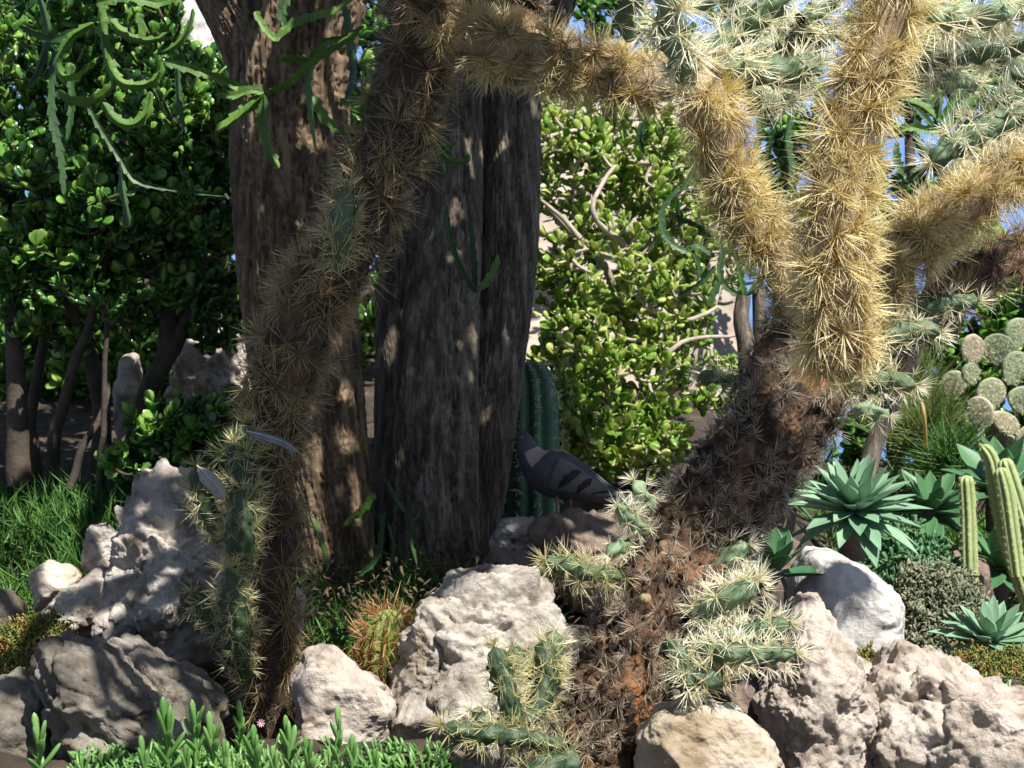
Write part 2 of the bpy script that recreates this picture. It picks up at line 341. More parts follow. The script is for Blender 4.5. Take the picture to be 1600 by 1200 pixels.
rock('limestone_rock', 'pale flat rock between the tan rock and the tall knobbly boulder', [(60,960),(100,925),(150,890),(175,900),(165,960),(120,1000),(45,1010)], 3.8, .09, M_lime, 15, 6, .08)
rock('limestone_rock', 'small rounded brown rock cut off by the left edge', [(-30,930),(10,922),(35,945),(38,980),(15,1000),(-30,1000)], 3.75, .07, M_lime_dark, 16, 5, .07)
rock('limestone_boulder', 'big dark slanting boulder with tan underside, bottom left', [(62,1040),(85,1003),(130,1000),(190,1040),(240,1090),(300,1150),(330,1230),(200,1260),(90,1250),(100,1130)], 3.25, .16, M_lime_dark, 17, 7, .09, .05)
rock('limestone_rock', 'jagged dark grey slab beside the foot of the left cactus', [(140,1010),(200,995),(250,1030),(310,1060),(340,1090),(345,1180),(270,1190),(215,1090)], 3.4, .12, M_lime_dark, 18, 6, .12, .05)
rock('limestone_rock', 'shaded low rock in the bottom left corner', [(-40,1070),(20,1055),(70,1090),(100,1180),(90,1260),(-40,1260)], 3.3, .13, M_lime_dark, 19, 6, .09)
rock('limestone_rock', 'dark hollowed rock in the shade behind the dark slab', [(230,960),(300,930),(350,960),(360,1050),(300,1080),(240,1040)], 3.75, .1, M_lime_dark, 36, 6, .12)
rock('limestone_rock', 'pale pitted rock between the left cactus foot and the orange spined barrel cactus', [(462,1050),(480,1020),(520,1012),(560,1050),(600,1075),(615,1100),(600,1200),(560,1260),(470,1240)], 3.45, .14, M_lime_rough, 20, 7, .05, .07)
rock('limestone_rock', 'small flat-sided grey rock sticking out right of the left cactus stem', [(432,925),(455,908),(476,935),(470,1000),(445,1010),(425,980)], 3.8, .05, M_lime_smooth, 21, 6, .03, .01)
rock('limestone_boulder', 'large sunlit boulder with overhanging brow in the lower centre', [(660,965),(668,935),(705,905),(780,898),(822,900),(862,930),(880,965),(900,1050),(900,1240),(600,1260),(590,1180),(612,1100),(625,1045)], 3.6, .22, M_lime, 22, 7, .085, .045, boxy=.65)
rock('limestone_rock', 'smooth tan rounded rock at the bottom edge, right of the thick cactus trunk', [(1000,1150),(1035,1105),(1090,1095),(1150,1110),(1195,1150),(1225,1215),(1190,1280),(1010,1270)], 3.05, .12, M_lime_tan, 23, 7, .06, .02)
rock('limestone_boulder', 'tall ridged pinkish rock with a tan shaded flank, lower right', [(1195,1085),(1215,1020),(1250,945),(1280,950),(1310,1010),(1345,1075),(1362,1140),(1345,1250),(1210,1260),(1198,1170)], 3.4, .15, M_lime_rough, 24, 7, .11, .03)
rock('limestone_boulder', 'smooth white-topped boulder under the big agave', [(1238,905),(1262,862),(1300,862),(1385,915),(1402,950),(1400,1000),(1420,1080),(1330,1120),(1260,1060),(1240,980)], 4.15, .17, M_lime_smooth, 25, 7, .035, .008, boxy=.42, fine=.035, cuts=12)
rock('limestone_boulder', 'huge rough pitted boulder filling the bottom right corner', [(1350,1120),(1375,1050),(1410,1018),(1460,1030),(1520,1065),(1600,1085),(1680,1130),(1690,1270),(1500,1300),(1340,1260)], 3.45, .26, M_lime_rough, 26, 7, .10, .03)
rock('limestone_rock', 'small bluish grey rock at the foot of the ribbed column cactus', [(772,835),(785,815),(830,812),(850,840),(842,872),(800,885),(770,865)], 4.55, .06, M_lime, 27, 6, .10)
rock('brown_boulder', 'brown shaded rock that the pigeon stands on', [(835,830),(860,803),(900,800),(945,808),(985,850),(990,940),(930,960),(850,930)], 4.5, .14, M_brownrock, 28, 6, .07)
rock('brown_rock', 'dark low rock between the tree foot and the large sunlit boulder', [(750,900),(770,860),(820,860),(850,890),(845,950),(760,960)], 4.4, .09, M_brownrock, 29, 6, .07)
rock('limestone_boulder', 'jagged pale rock seen through the dark stems on the left', [(278,560),(300,520),(335,510),(375,535),(385,600),(370,680),(300,680),(272,620)], 6.1, .22, M_lime, 30, 7, .10, .04)
rock('limestone_rock', 'slim shaded grey rock standing behind the dark stems on the left', [(180,610),(192,560),(215,555),(222,600),(210,660),(182,690)], 5.9, .08, M_lime, 31, 6, .06)
rock('brown_boulder', 'shaded brown boulder under the broad leaved agaves at right', [(1415,900),(1430,865),(1480,860),(1530,880),(1550,960),(1500,1010),(1430,1000)], 4.95, .2, M_brownrock, 32, 6, .07)
rock('limestone_rock', 'pale sunlit rock behind the agave, half hidden by the thick cactus trunk', [(1180,850),(1210,830),(1250,850),(1255,950),(1220,1000),(1170,960)], 4.3, .1, M_brownrock, 33, 6, .07)
rock('stone_cliff', 'far pinkish white cliff seen above the jade bush, top left', [(120,300),(160,60),(250,-60),(420,-90),(440,100),(430,320)], 13, .8, M_lime_smooth, 34, 6, .05, .02, group=None, cat='cliff')
rock('brown_rock', 'orange brown fallen rock leaning by the tree, far left middle', [(300,520),(330,505),(362,500),(385,515),(385,535),(320,535)], 5.8, .08, M_lime_tan, 35, 5, .06)

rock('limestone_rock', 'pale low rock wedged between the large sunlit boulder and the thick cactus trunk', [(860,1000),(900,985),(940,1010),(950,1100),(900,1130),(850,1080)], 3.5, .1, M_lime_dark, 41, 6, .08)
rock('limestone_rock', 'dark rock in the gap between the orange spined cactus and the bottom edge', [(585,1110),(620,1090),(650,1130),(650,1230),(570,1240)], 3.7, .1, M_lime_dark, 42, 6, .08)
rock('limestone_rock', 'rust stained dark rock behind the tan rounded rock at the bottom', [(1130,1080),(1170,1060),(1210,1080),(1220,1200),(1150,1200)], 3.5, .1, M_brownrock, 43, 6, .08)
rock('limestone_rock', 'bright ledge of rock behind the cleft between the two lower right boulders', [(1300,1000),(1345,1030),(1390,1060),(1400,1150),(1330,1160),(1290,1080)], 3.7, .1, M_lime_rough, 44, 6, .07)
# ------------------------------------------------------------------ tree trunks and crowns
def trunk(parent, path, rad, mtl, seed, ribs=6, M=200, n=420, scars=3, name='trunk'):
    """path of (px,py,D), rad in px"""
    q = spline(np.array([[*P(*p), S(r, p[2])] for p, r in zip(path, rad)]), n)
    path3, r = q[:, :3], q[:, 3]; a = np.linspace(0, 2 * np.pi, M, endpoint=False)
    rg = np.random.default_rng(seed); s = np.r_[0, np.cumsum(np.linalg.norm(np.diff(path3, axis=0), axis=1))]
    A, Sg = np.meshgrid(a, s); ph = rg.uniform(0, 6)
    pp = np.stack([np.cos(A).ravel() * 1.6, np.sin(A).ravel() * 1.6, Sg.ravel() * 2.2], 1)
    d = .10 * np.abs(np.cos(ribs * .5 * A + ph + .5 * np.sin(Sg * 3 + ph))) - .04
    d = d + .07 * fbm(pp, 3, seed).reshape(A.shape)
    pf = np.stack([np.cos(A).ravel() * 9, np.sin(A).ravel() * 9, Sg.ravel() * 7], 1)
    d = d + .035 * (1 - 2 * np.abs(fbm(pf, 4, seed + 4))).reshape(A.shape)
    pr = np.stack([np.cos(A).ravel() * 3, np.sin(A).ravel() * 3, Sg.ravel() * 60], 1)
    d = d + .012 * fbm(pr, 3, seed + 8).reshape(A.shape)
    for k in range(ribs):                                           # rows of sunken scars along the ribs
        a0 = (2 * np.pi * (k + .5) / ribs - ph * 2 / ribs)
        for sj in np.arange(rg.uniform(0, .05), s[-1], .045):
            if rg.random() < .25: continue
            aa = a0 + rg.normal() * .05; da = (A - aa + np.pi) % (2 * np.pi) - np.pi; w = rg.uniform(.5, 1.2)
            d = d - .10 * w * np.exp(-(da / .085) ** 2 - ((Sg - sj - rg.normal() * .006) / .0085) ** 2)
    pv = np.stack([np.cos(A).ravel() * 13, np.sin(A).ravel() * 13, Sg.ravel() * 9 + 3 * np.cos(A).ravel()], 1)
    fiss = 1 - np.abs(fbm(pv, 5, seed + 20, .6)) * 4.2
    pw = np.stack([np.cos(A).ravel() * 30, np.sin(A).ravel() * 30, Sg.ravel() * 26], 1)
    d = d - .075 * sstep(.35, 1, fiss).reshape(A.shape) + .02 * fbm(pw, 3, seed + 30, .6).reshape(A.shape)
    R = r[:, None] * (1 + d)
    V, F = loft(path3, np.stack([R * np.cos(A), R * np.sin(A)], -1), ref=[0, -1, 0])
    return mk(name, V, F, mtl, parent)

def arm_mesh(pts, w, seed=0, n=None, teeth=30, taper=True, fl=1.0):
    """three-winged succulent arm with wavy toothed edges; pts in metres, w = half width"""
    L = np.linalg.norm(np.diff(pts, axis=0), axis=1).sum(); n = n or max(12, int(L * 220))
    pa = spline(pts, n); rg = np.random.default_rng(seed); s = np.linspace(0, L, n); u = s / L
    prof = np.clip(np.sin(np.pi * np.clip(u * .93 + .07, 0, 1)) ** .35, .15, 1) if taper else np.ones(n)
    sec = np.zeros((n, 6, 2)); a0 = rg.uniform(0, 6)
    for k in range(3):
        a = a0 + k * 2 * np.pi / 3 + u * rg.uniform(-.8, .8)
        tw = w * prof * (.72 + .55 * ((s * teeth * 1.1 + k * .33) % 1) ** 2.2 + .08 * np.sin(s * 40 + k))
        sec[:, 2 * k, 0] = np.cos(a) * tw; sec[:, 2 * k, 1] = np.sin(a) * tw
        b = a + np.pi / 3; sec[:, 2 * k + 1, 0] = np.cos(b) * w * .20 * prof; sec[:, 2 * k + 1, 1] = np.sin(b) * w * .20 * prof
    sec[0] *= .25; sec[-1] *= .1
    return loft(pa, sec)
def arm(parent, path, D, wpx, mtl, seed, name='arm'):
    pts = np.array([P(p[0], p[1], p[2] if len(p) > 2 else D) for p in path])
    return mk(name, *arm_mesh(pts, S(wpx, D), seed), mtl, parent, smooth=False)

tA = thing('candelabra_tree', 'brown ribbed tree trunk at left with green toothed arms hanging round it', 'tree', P(515, 905, 4.6))
trunk(tA, [(525,960,4.6),(515,850,4.6),(495,700,4.6),(470,500,4.6),(455,300,4.6),(455,120,4.6),(470,-40,4.6),(470,-160,4.6)], [66,66,74,84,86,86,98,90], M_bark_warm, 3)
trunk(tA, [(430,120,4.62),(395,40,4.62),(345,-40,4.62),(300,-150,4.62)], [62,60,50,40], M_bark_warm, 4, name='limb')
tB = thing('candelabra_tree', 'dark grey tree with fused upright stems in the shade at centre', 'tree', P(690, 905, 4.75))
trunk(tB, [(690,980,4.7),(680,880,4.7),(680,760,4.7),(684,600,4.7),(690,450,4.72),(705,300,4.75),(712,150,4.75),(716,0,4.75),(720,-150,4.75)], [66,66,66,62,56,46,40,38,36], M_bark_grey, 5)
trunk(tB, [(725,960,4.85),(735,860,4.85),(752,720,4.85),(772,560,4.87),(790,400,4.9),(797,250,4.9),(800,120,4.9),(810,0,4.9),(830,-140,4.9)], [40,38,42,45,46,44,44,44,40], M_bark_grey, 6)
trunk(tB, [(622,960,5.2),(622,800,5.2),(622,600,5.2),(630,400,5.25),(640,200,5.3),(650,0,5.3),(655,-140,5.3)], [34,34,34,34,34,34,34], M_bark_grey, 7)
trunk(tB, [(775,230,4.95),(800,120,5.0),(850,30,5.05),(885,-60,5.1),(900,-160,5.1)], [26,34,36,34,30], M_bark_grey, 8, name='limb')
# arms in view of the left tree
LA = [([(560,50),(520,75),(486,98),(450,130),(412,145)], 4.1, 9, 0), ([(412,145),(390,142),(365,150),(335,148)], 4.1, 10, 0),
      ([(412,147),(385,170),(365,185),(336,204)], 4.1, 11, 0), ([(412,148),(411,195),(422,235),(436,263)], 4.1, 10, 0),
      ([(486,96),(460,90),(434,94)], 4.1, 8, 0), ([(488,84),(484,110),(482,135),(488,190),(494,232)], 4.12, 10, 0),
      ([(490,150),(505,180),(520,195),(534,207)], 4.1, 10, 0), ([(398,18),(412,42),(430,60),(450,45),(472,32),(523,17),(560,-10)], 4.1, 9, 0),
      ([(486,90),(505,65),(535,58),(570,40)], 4.12, 9, 0), ([(258,96),(300,108),(337,121),(372,135),(407,142)], 4.15, 11, 0),
      ([(155,-40),(158,10),(163,65),(175,110),(195,132),(232,132),(250,115),(252,92)], 3.9, 12, 0),
      ([(147,36),(115,55),(98,78),(89,100),(98,120),(122,116),(140,98)], 3.9, 11, 0), ([(90,140),(110,155),(140,158),(165,142),(178,124)], 3.9, 11, 0),
      ([(160,160),(180,186),(205,194),(228,176),(235,142)], 3.9, 11, 0), ([(172,30),(190,50),(215,63),(245,62),(262,50)], 3.9, 11, 0),
      ([(245,85),(275,70),(295,42),(302,12)], 3.9, 8, 0), ([(150,5),(200,-5),(250,5),(290,-15)], 3.85, 13, 0), ([(215,20),(222,50),(220,75)], 3.95, 9, 0),
      ([(135,160),(160,205),(189,250),(216,284),(280,298),(354,307)], 4.25, 7, 1), ([(189,250),(192,300),(202,354)], 4.25, 7, 1),
      ([(85,80),(80,170),(94,240),(100,305)], 4.2, 8, 1), ([(277,100),(280,160),(290,209)], 4.2, 6, 1), ([(110,100),(112,170),(105,220)], 4.1, 8, 1),
      ([(60,-10),(75,50),(60,110),(40,140)], 4.2, 8, 1), ([(30,40),(80,60),(120,45)], 4.0, 8, 1), ([(455,-20),(440,20),(452,60)], 4.3, 10, 1),
      ([(585,770),(568,795),(552,808),(537,823)], 4.35, 8, 0), ([(486,808),(498,835),(508,865),(512,890)], 4.35, 6, 0),
      ([(540,10),(548,70),(552,120),(540,160)], 4.3, 9, 1), ([(530,155),(552,160),(575,150)], 4.1, 7, 0), ([(500,270),(512,262),(528,272)], 4.2, 6, 1)]
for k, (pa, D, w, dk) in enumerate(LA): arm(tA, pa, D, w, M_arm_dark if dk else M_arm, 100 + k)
LB = [([(684,222),(688,245),(696,270)], 4.3, 6, 0), ([(684,224),(698,228),(713,222)], 4.3, 5, 0), ([(690,238),(704,250),(722,254),(731,250),(730,236)], 4.3, 6, 0),
      ([(745,458),(722,420),(706,375),(697,320)], 4.5, 8, 1), ([(744,458),(742,410),(735,350)], 4.52, 7, 1), ([(745,456),(762,438),(772,420),(779,398)], 4.5, 7, 0),
      ([(632,800),(618,780),(600,745)], 4.4, 6, 1), ([(560,900),(590,870),(600,800)], 4.4, 7, 1), ([(650,880),(640,840),(655,800)], 4.42, 6, 1), ([(600,910),(615,860),(606,815)], 4.38, 6, 1), ([(690,920),(668,880),(650,870)], 4.36, 4, 0)]
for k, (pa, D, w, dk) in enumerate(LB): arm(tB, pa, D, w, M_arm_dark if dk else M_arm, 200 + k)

# crowns above the picture: hanging arms that throw the dappled shade
def crown(parent, zones, seed, extra=(1.66, 2.6)):
    rg = np.random.default_rng(seed); parts = []
    for (x0, x1, y0, y1, zt, cnt) in zones:
        for k in range(cnt):
            t = np.array([rg.uniform(x0, x1), rg.uniform(y0, y1), zt]); z = rg.uniform(1.85, extra[1])
            p = t + SUN * (z - zt) / SUN[2]
            a = rg.uniform(0, 2 * np.pi); L = rg.uniform(.22, .42); h = np.array([math.cos(a), math.sin(a), 0])
            pts_ = np.array([p - h * L * .5 + [0, 0, .05], p, p + h * L * .35 + [0, 0, -.02], p + h * L * .5 + [0, 0, rg.uniform(-.12, .15)]])
            pts_[:, 2] = np.maximum(pts_[:, 2], extra[0] + .05)
            parts.append(arm_mesh(pts_, rg.uniform(.020, .030), k, n=14, teeth=24))
    V, F = merge(parts); return mk('crown', V, F, M_arm, parent, smooth=False, stuff=True)
crown(tA, [(-1.55, -.75, 5.0, 6.9, .8, 40), (-1.5, -.5, 5.8, 7.2, .1, 70), (-1.6, -.6, 5.0, 5.7, .1, 40), (-.62, -.36, 3.35, 3.65, .35, 22), (-.60, -.18, 3.3, 4.0, .8, 44), (-1.0, -.50, 2.9, 3.9, .3, 36), (-.75, -.3, 4.2, 4.9, .7, 42)], 1)
crown(tB, [(-.36, .16, 4.1, 5.2, .4, 120), (-.30, .22, 4.2, 5.2, 1.2, 110), (.05, .32, 4.4, 5.2, .6, 80), (-.3, .15, 4.1, 4.6, .1, 30)], 2)
def limbs(parent, starts, tips, seed, mtl):
    rg = np.random.default_rng(seed); parts = []
    for a, b in zip(starts, tips):
        a = np.array(a); b = np.array(b); m = (a + b) / 2 + [0, 0, .15]
        parts.append(tube(spline([a, m, b], 12), np.linspace(.045, .018, 12), 9))
    return mk('upper_limbs', *merge(parts), mtl, parent, stuff=True)
a0 = P(470, -150, 4.6); a1 = P(300, -145, 4.62)
limbs(tA, [a0, a0, a0, a1, a1, a0, a0], [(-.2, 3.5, 2.3), (-.9, 3.5, 2.2), (-.3, 5.0, 2.4), (-1.1, 5.4, 2.3), (-.8, 4.6, 2.5), (.15, 3.7, 2.4), (-.1, 4.4, 2.5)], 1, M_bark_warm)
b0 = P(720, -145, 4.75); b1 = P(900, -150, 5.1); b2 = P(830, -135, 4.9)
limbs(tB, [b0, b0, b1, b1, b2, b2], [(.3, 4.3, 2.4), (-.1, 5.2, 2.5), (.6, 4.9, 2.3), (.7, 5.3, 2.4), (.5, 4.5, 2.5), (.2, 5.3, 2.4)], 2, M_bark_grey)

# ------------------------------------------------------------------ jade bushes
def leaf_mesh(M=6, n=5, w=.34, thick=.09, curl=.12):
    u = np.array([0, .18, .45, .75, .93, 1.0])[:n + 1]; wid = np.array([.12, .45, .85, 1.0, .62, .06]) * w
    th = np.array([.7, 1, 1, .9, .6, .1]) * thick * .5
    a = np.linspace(0, 2 * np.pi, M, endpoint=False)
    path = np.stack([u * 0, u, curl * (u * u - .2 * u)], 1)
    V = path[:, None, :] + np.stack([np.cos(a)[None] * wid[:, None], 0 * a[None] + 0 * wid[:, None], np.sin(a)[None] * th[:, None] + .10 * w * np.cos(a)[None] ** 2 * wid[:, None] / w], -1)
    return V.reshape(-1, 3), grid_faces(len(u), M)
def rosette(tips, axs, rg, nl=(5, 9), ls=(.028, .042)):
    ys, zs, Ls, ss = [], [], [], []
    for t, a in zip(tips, axs):
        k = rg.integers(*nl); ph = rg.uniform(0, 6)
        r = unit(np.cross(a, rg.normal(size=3))); b = np.cross(a, r)
        for i in range(k):
            an = ph + i * 2.4; be = math.radians(rg.uniform(28, 85)) * (.55 + .45 * i / k)
            rad = r * math.cos(an) + b * math.sin(an); d = a * math.cos(be) + rad * math.sin(be)
            ys.append(d); zs.append(a * math.sin(be) - rad * math.cos(be) + rg.normal(size=3) * .15)
            Ls.append(t - a * .006 * i); ss.append(rg.uniform(*ls))
    return axes(np.array(ys), np.array(zs)), np.array(Ls), np.array(ss)
def bush(name, label, cat, base, limbs3, tips, leafmat, brmat, seed, ls=(.028, .042), single=300, group=None, axis_up=.5, nl=(5, 9), center=None, window=None, twig=1.0):
    rg = np.random.default_rng(seed); root = thing(name, label, cat, base, group)
    nodes = []; 
    for pa, r0, r1 in limbs3:
        pa = np.array(pa); n = max(8, int(np.linalg.norm(np.diff(pa, axis=0), axis=1).sum() / .04)); c = spline(pa, n)
        c = c + .012 * np.stack([fbm(c * 9 + k * 5, 2, seed + k) for k in range(3)], 1)
        mk('branch', *tube(c, np.linspace(r0, r1, n) * (1 + .12 * fbm(c * 20, 2, seed)), 8), brmat, root); nodes.append(c)
    nodes = np.vstack(nodes); tw = []; cen = center if center is not None else tips.mean(0)
    order = np.argsort([np.min(np.linalg.norm(nodes - t, axis=1)) for t in tips]); axs = np.zeros_like(tips)
    for i in order:
        t = tips[i]; d = np.linalg.norm(nodes - t, axis=1) + .35 * np.maximum(0, nodes[:, 2] - t[2]); j = int(np.argmin(d)); a = nodes[j]
        L = np.linalg.norm(t - a); mid = (a + t) / 2 + rg.normal(size=3) * L * .16 + np.array([0, 0, -.06 * L])
        c = spline([a, mid, t], 6); tw.append(tube(c, twig * np.linspace(.0045 + .012 * min(L, .4), .0032, 6), 5)); nodes = np.vstack([nodes, c[2:]])
        axs[i] = unit(unit(t - mid) * .5 + np.array([0, 0, axis_up]) + unit(t - cen) * .5 + rg.normal(size=3) * .25)
    mk('twigs', *merge(tw), brmat, root, stuff=True)
    R, L, s = rosette(tips, axs, rg, nl, ls); lv, lf = leaf_mesh()
    px, py, D = project(L); inside = (px > 0) & (px < 1600) & (py > 0) & (py < 1200)
    if window: inside &= (px > window[0]) & (px < window[1]) & (py > window[2]) & (py < window[3])
    near = np.argsort(np.where(inside, D, 99))[:single]; rest = np.setdiff1d(np.arange(len(L)), near)
    me = raw_mesh('leaf', lv, lf, leafmat)
    for i in near: piece('leaf', me, root, R[i], L[i], s[i])
    lv2, lf2 = leaf_mesh(4, 5)
    mk('foliage', *spread(lv2, lf2, R[rest], L[rest], s[rest]), leafmat, root, stuff=True)
    return root
def blob_tips(rg, blobs, thin=.72):
    """points in ellipsoids (px,py,D, rx px, ry px, rd m, count), denser to the outside"""
    out = []
    for px, py, D, rx, ry, rd, n in blobs:
        d = unit(rg.normal(size=(n, 3))) * (rg.uniform(thin ** 3, 1, n) ** (1 / 3))[:, None]
        out.append(P(px, py, D) + d[:, :1] * S(rx, D) * RT + d[:, 1:2] * rd * FWD + d[:, 2:] * S(ry, D) * UP)
    T_ = np.vstack(out); px, py, D = project(T_)
    return T_[~((px > 278) & (px < 372) & (py < 84) & (py > -120))]          # a gap that opens on the far cliff
rg = np.random.default_rng(5)
tips = blob_tips(rg, [(60,120,5.3,110,140,.35,260),(190,60,5.5,110,130,.35,230),(290,200,5.2,100,110,.3,230),(90,290,5.2,120,90,.35,230),(200,330,5.1,110,85,.3,220),(320,330,5.15,70,90,.25,150),(60,400,5.1,90,60,.25,120),(230,130,5.9,160,150,.3,180),(300,440,5.15,60,40,.15,50),(150,420,5.0,60,40,.15,45),(340,500,5.2,40,50,.15,45),(230,500,5.3,50,30,.1,26),(40,480,5.1,40,40,.1,24),(110,520,5.2,40,30,.1,14)], .55)
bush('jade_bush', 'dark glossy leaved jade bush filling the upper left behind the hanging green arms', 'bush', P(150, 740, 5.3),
     [([P(150,770,5.3),P(160,640,5.3),P(120,500,5.2),P(80,380,5.2),P(60,200,5.3)], .030, .010), ([P(200,760,5.4),P(225,640,5.3),P(262,560,5.2),P(300,490,5.2),P(360,440,5.15)], .040, .016),
      ([P(262,560,5.2),P(265,470,5.2),P(240,380,5.2),P(220,250,5.3),P(210,100,5.4)], .028, .010), ([P(30,760,5.1),P(25,620,5.1),P(18,500,5.1),P(40,350,5.1)], .035, .014),
      ([P(75,760,5.2),P(95,640,5.1),P(120,560,5.05),P(150,480,5.0),P(170,350,5.1)], .020, .008), ([P(5,280,5.0),P(60,300,5.0),P(120,350,5.0),P(150,375,5.0)], .012, .006),
      ([P(60,760,5.3),P(50,650,5.3),P(70,520,5.3),P(75,400,5.3)], .022, .009), ([P(110,760,5.0),P(130,700,5.0),P(160,640,5.0),P(165,560,5.05)], .012, .006)],
     tips, M_jade_dark, M_branch_dark, 21, ls=(.026, .052), center=P(180, 250, 5.5))
tips = blob_tips(rg, [(280,660,4.95,85,45,.15,75),(330,700,4.9,50,45,.12,50),(230,720,4.95,70,40,.15,45),(360,640,4.95,30,30,.1,25),(100,460,4.9,30,20,.05,5),(165,480,4.9,25,20,.05,4)], .3)
bush('jade_bush', 'low young jade plant under the dark stems, behind the knob-topped boulder', 'bush', P(270, 770, 4.95),
     [([P(270,790,4.95),P(265,720,4.95),P(285,660,4.95)], .010, .005), ([P(280,790,4.95),P(320,720,4.92),P(345,650,4.95)], .010, .005), ([P(150,780,4.95),P(165,650,4.93),P(160,490,4.9),P(105,465,4.9)], .010, .005)],
     tips, M_jade_dark, M_branch_dark, 22, ls=(.030, .042), single=150)
tips = blob_tips(rg, [(100,200,7.2,260,260,.35,420),(330,250,7.0,120,260,.3,300),(100,560,7.0,230,180,.3,330),(290,700,7.2,180,120,.3,160),(120,560,6.7,200,130,.15,190),(80,700,6.7,160,90,.15,120),(230,690,6.7,90,90,.15,70),(560,120,7.0,90,170,.2,170),(560,420,7.0,80,170,.2,120)], .4)
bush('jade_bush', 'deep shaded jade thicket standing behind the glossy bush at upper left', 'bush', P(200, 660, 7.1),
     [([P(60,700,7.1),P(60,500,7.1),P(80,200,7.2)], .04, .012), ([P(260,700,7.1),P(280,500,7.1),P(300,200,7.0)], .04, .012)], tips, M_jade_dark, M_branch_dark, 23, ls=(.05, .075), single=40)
tips = blob_tips(rg, [(900,260,6.0,80,100,.3,190),(990,240,6.1,90,90,.3,200),(1050,330,6.0,90,110,.3,200),(930,420,5.8,100,90,.3,200),(1040,480,5.9,90,80,.3,150),(900,560,5.6,70,90,.25,170),(1000,600,5.7,85,80,.25,150),(930,690,5.4,90,60,.2,150),(870,640,5.35,40,80,.15,90),(1010,700,5.5,70,50,.2,80),(880,180,6.2,60,50,.2,60),(1120,600,5.9,50,50,.2,40),(1130,400,6.1,50,80,.2,50)], .45)
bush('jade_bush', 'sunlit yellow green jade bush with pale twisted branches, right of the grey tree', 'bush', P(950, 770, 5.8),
     [([P(940,790,5.9),P(945,700,5.9),P(955,600,5.9),P(975,500,5.9),P(935,400,5.8),P(905,370,5.75),P(850,320,5.7)], .024, .008),
      ([P(960,790,5.9),P(980,700,5.85),P(1010,640,5.8),P(1060,600,5.8),P(1100,520,5.8),P(1130,430,5.9)], .022, .008),
      ([P(965,490,5.8),P(985,400,5.7),P(950,360,5.65),P(925,330,5.6),P(960,260,5.7)], .012, .006), ([P(905,370,5.6),P(880,340,5.6),P(845,310,5.6)], .009, .005),
      ([P(985,440,5.7),P(1010,480,5.7),P(1075,500,5.75),P(1120,480,5.8)], .010, .006), ([P(1000,640,5.7),P(1040,570,5.6),P(1060,540,5.6),P(1150,520,5.8)], .010, .005),
      ([P(900,790,5.6),P(905,700,5.5),P(925,620,5.5)], .012, .006), ([P(930,230,5.9),P(900,205,5.9),P(850,215,5.8)], .008, .005)],
     tips[rg.random(len(tips)) < .88], M_jade_light, M_branch, 24, ls=(.024, .047), nl=(4, 8), twig=1.2, center=P(970, 450, 6.2))

# ------------------------------------------------------------------ cholla cacti
def spine_cluster(rg, n, spread_deg, lmin, lmax, width, down=0.0, segs=1):
    V, F, T = [], [], []
    for i in range(n):
        be = math.radians(rg.uniform(.12, 1) ** .7 * spread_deg); an = rg.uniform(0, 2 * np.pi)
        d = np.array([math.sin(be) * math.cos(an), math.sin(be) * math.sin(an), math.cos(be)]); L = rg.uniform(lmin, lmax)
        u = unit(np.cross(d, [.3, .5, .8])); w = np.cross(d, u); o = d * .002 + rg.normal(size=3) * .0012; b = len(V)
        bend = rg.normal(size=3) * .018 * L
        for k in range(3):
            a = k * 2.0944; V.append(o + (u * math.cos(a) + w * math.sin(a)) * width * .55); T.append(0)
        for k in range(3):
            a = k * 2.0944; V.append(o + d * L * .55 + bend + (u * math.cos(a) + w * math.sin(a)) * width * .5); T.append(.55)
        V.append(o + d * L); T.append(1)
        for k in range(3):
            k2 = (k + 1) % 3; F += [(b + k, b + k2, b + 3 + k2), (b + k, b + 3 + k2, b + 3 + k), (b + 3 + k, b + 3 + k2, b + 6)]
    return np.array(V), np.array(F), np.array(T)
rgc = np.random.default_rng(31)
KIND = {  # count, spread, lengths, width, material
 'tan':   (38, 82, .034, .064, .00105, M_sp_tan), 'brown': (30, 84, .034, .070, .0010, M_sp_brown), 'old': (22, 88, .018, .044, .0009, M_sp_old),
 'mid':   (22, 86, .020, .046, .0010, M_sp_mid), 'white': (12, 74, .026, .052, .00115, M_sp_white), 'dense': (24, 78, .034, .062, .00115, M_sp_white), 'green': (11, 74, .022, .044, .0010, M_sp_yell),
 'orange': (11, 70, .022, .058, .0017, M_sp_orange), 'fine': (7, 80, .006, .014, .0007, M_sp_white)}
VAR = {k: [spine_cluster(rgc, *v[:5]) for _ in range(7)] for k, v in KIND.items()}
VME = {k: [raw_mesh('spine_cluster', a[0], a[1], KIND[k][5], False, a[2]) for a in VAR[k]] for k in VAR}
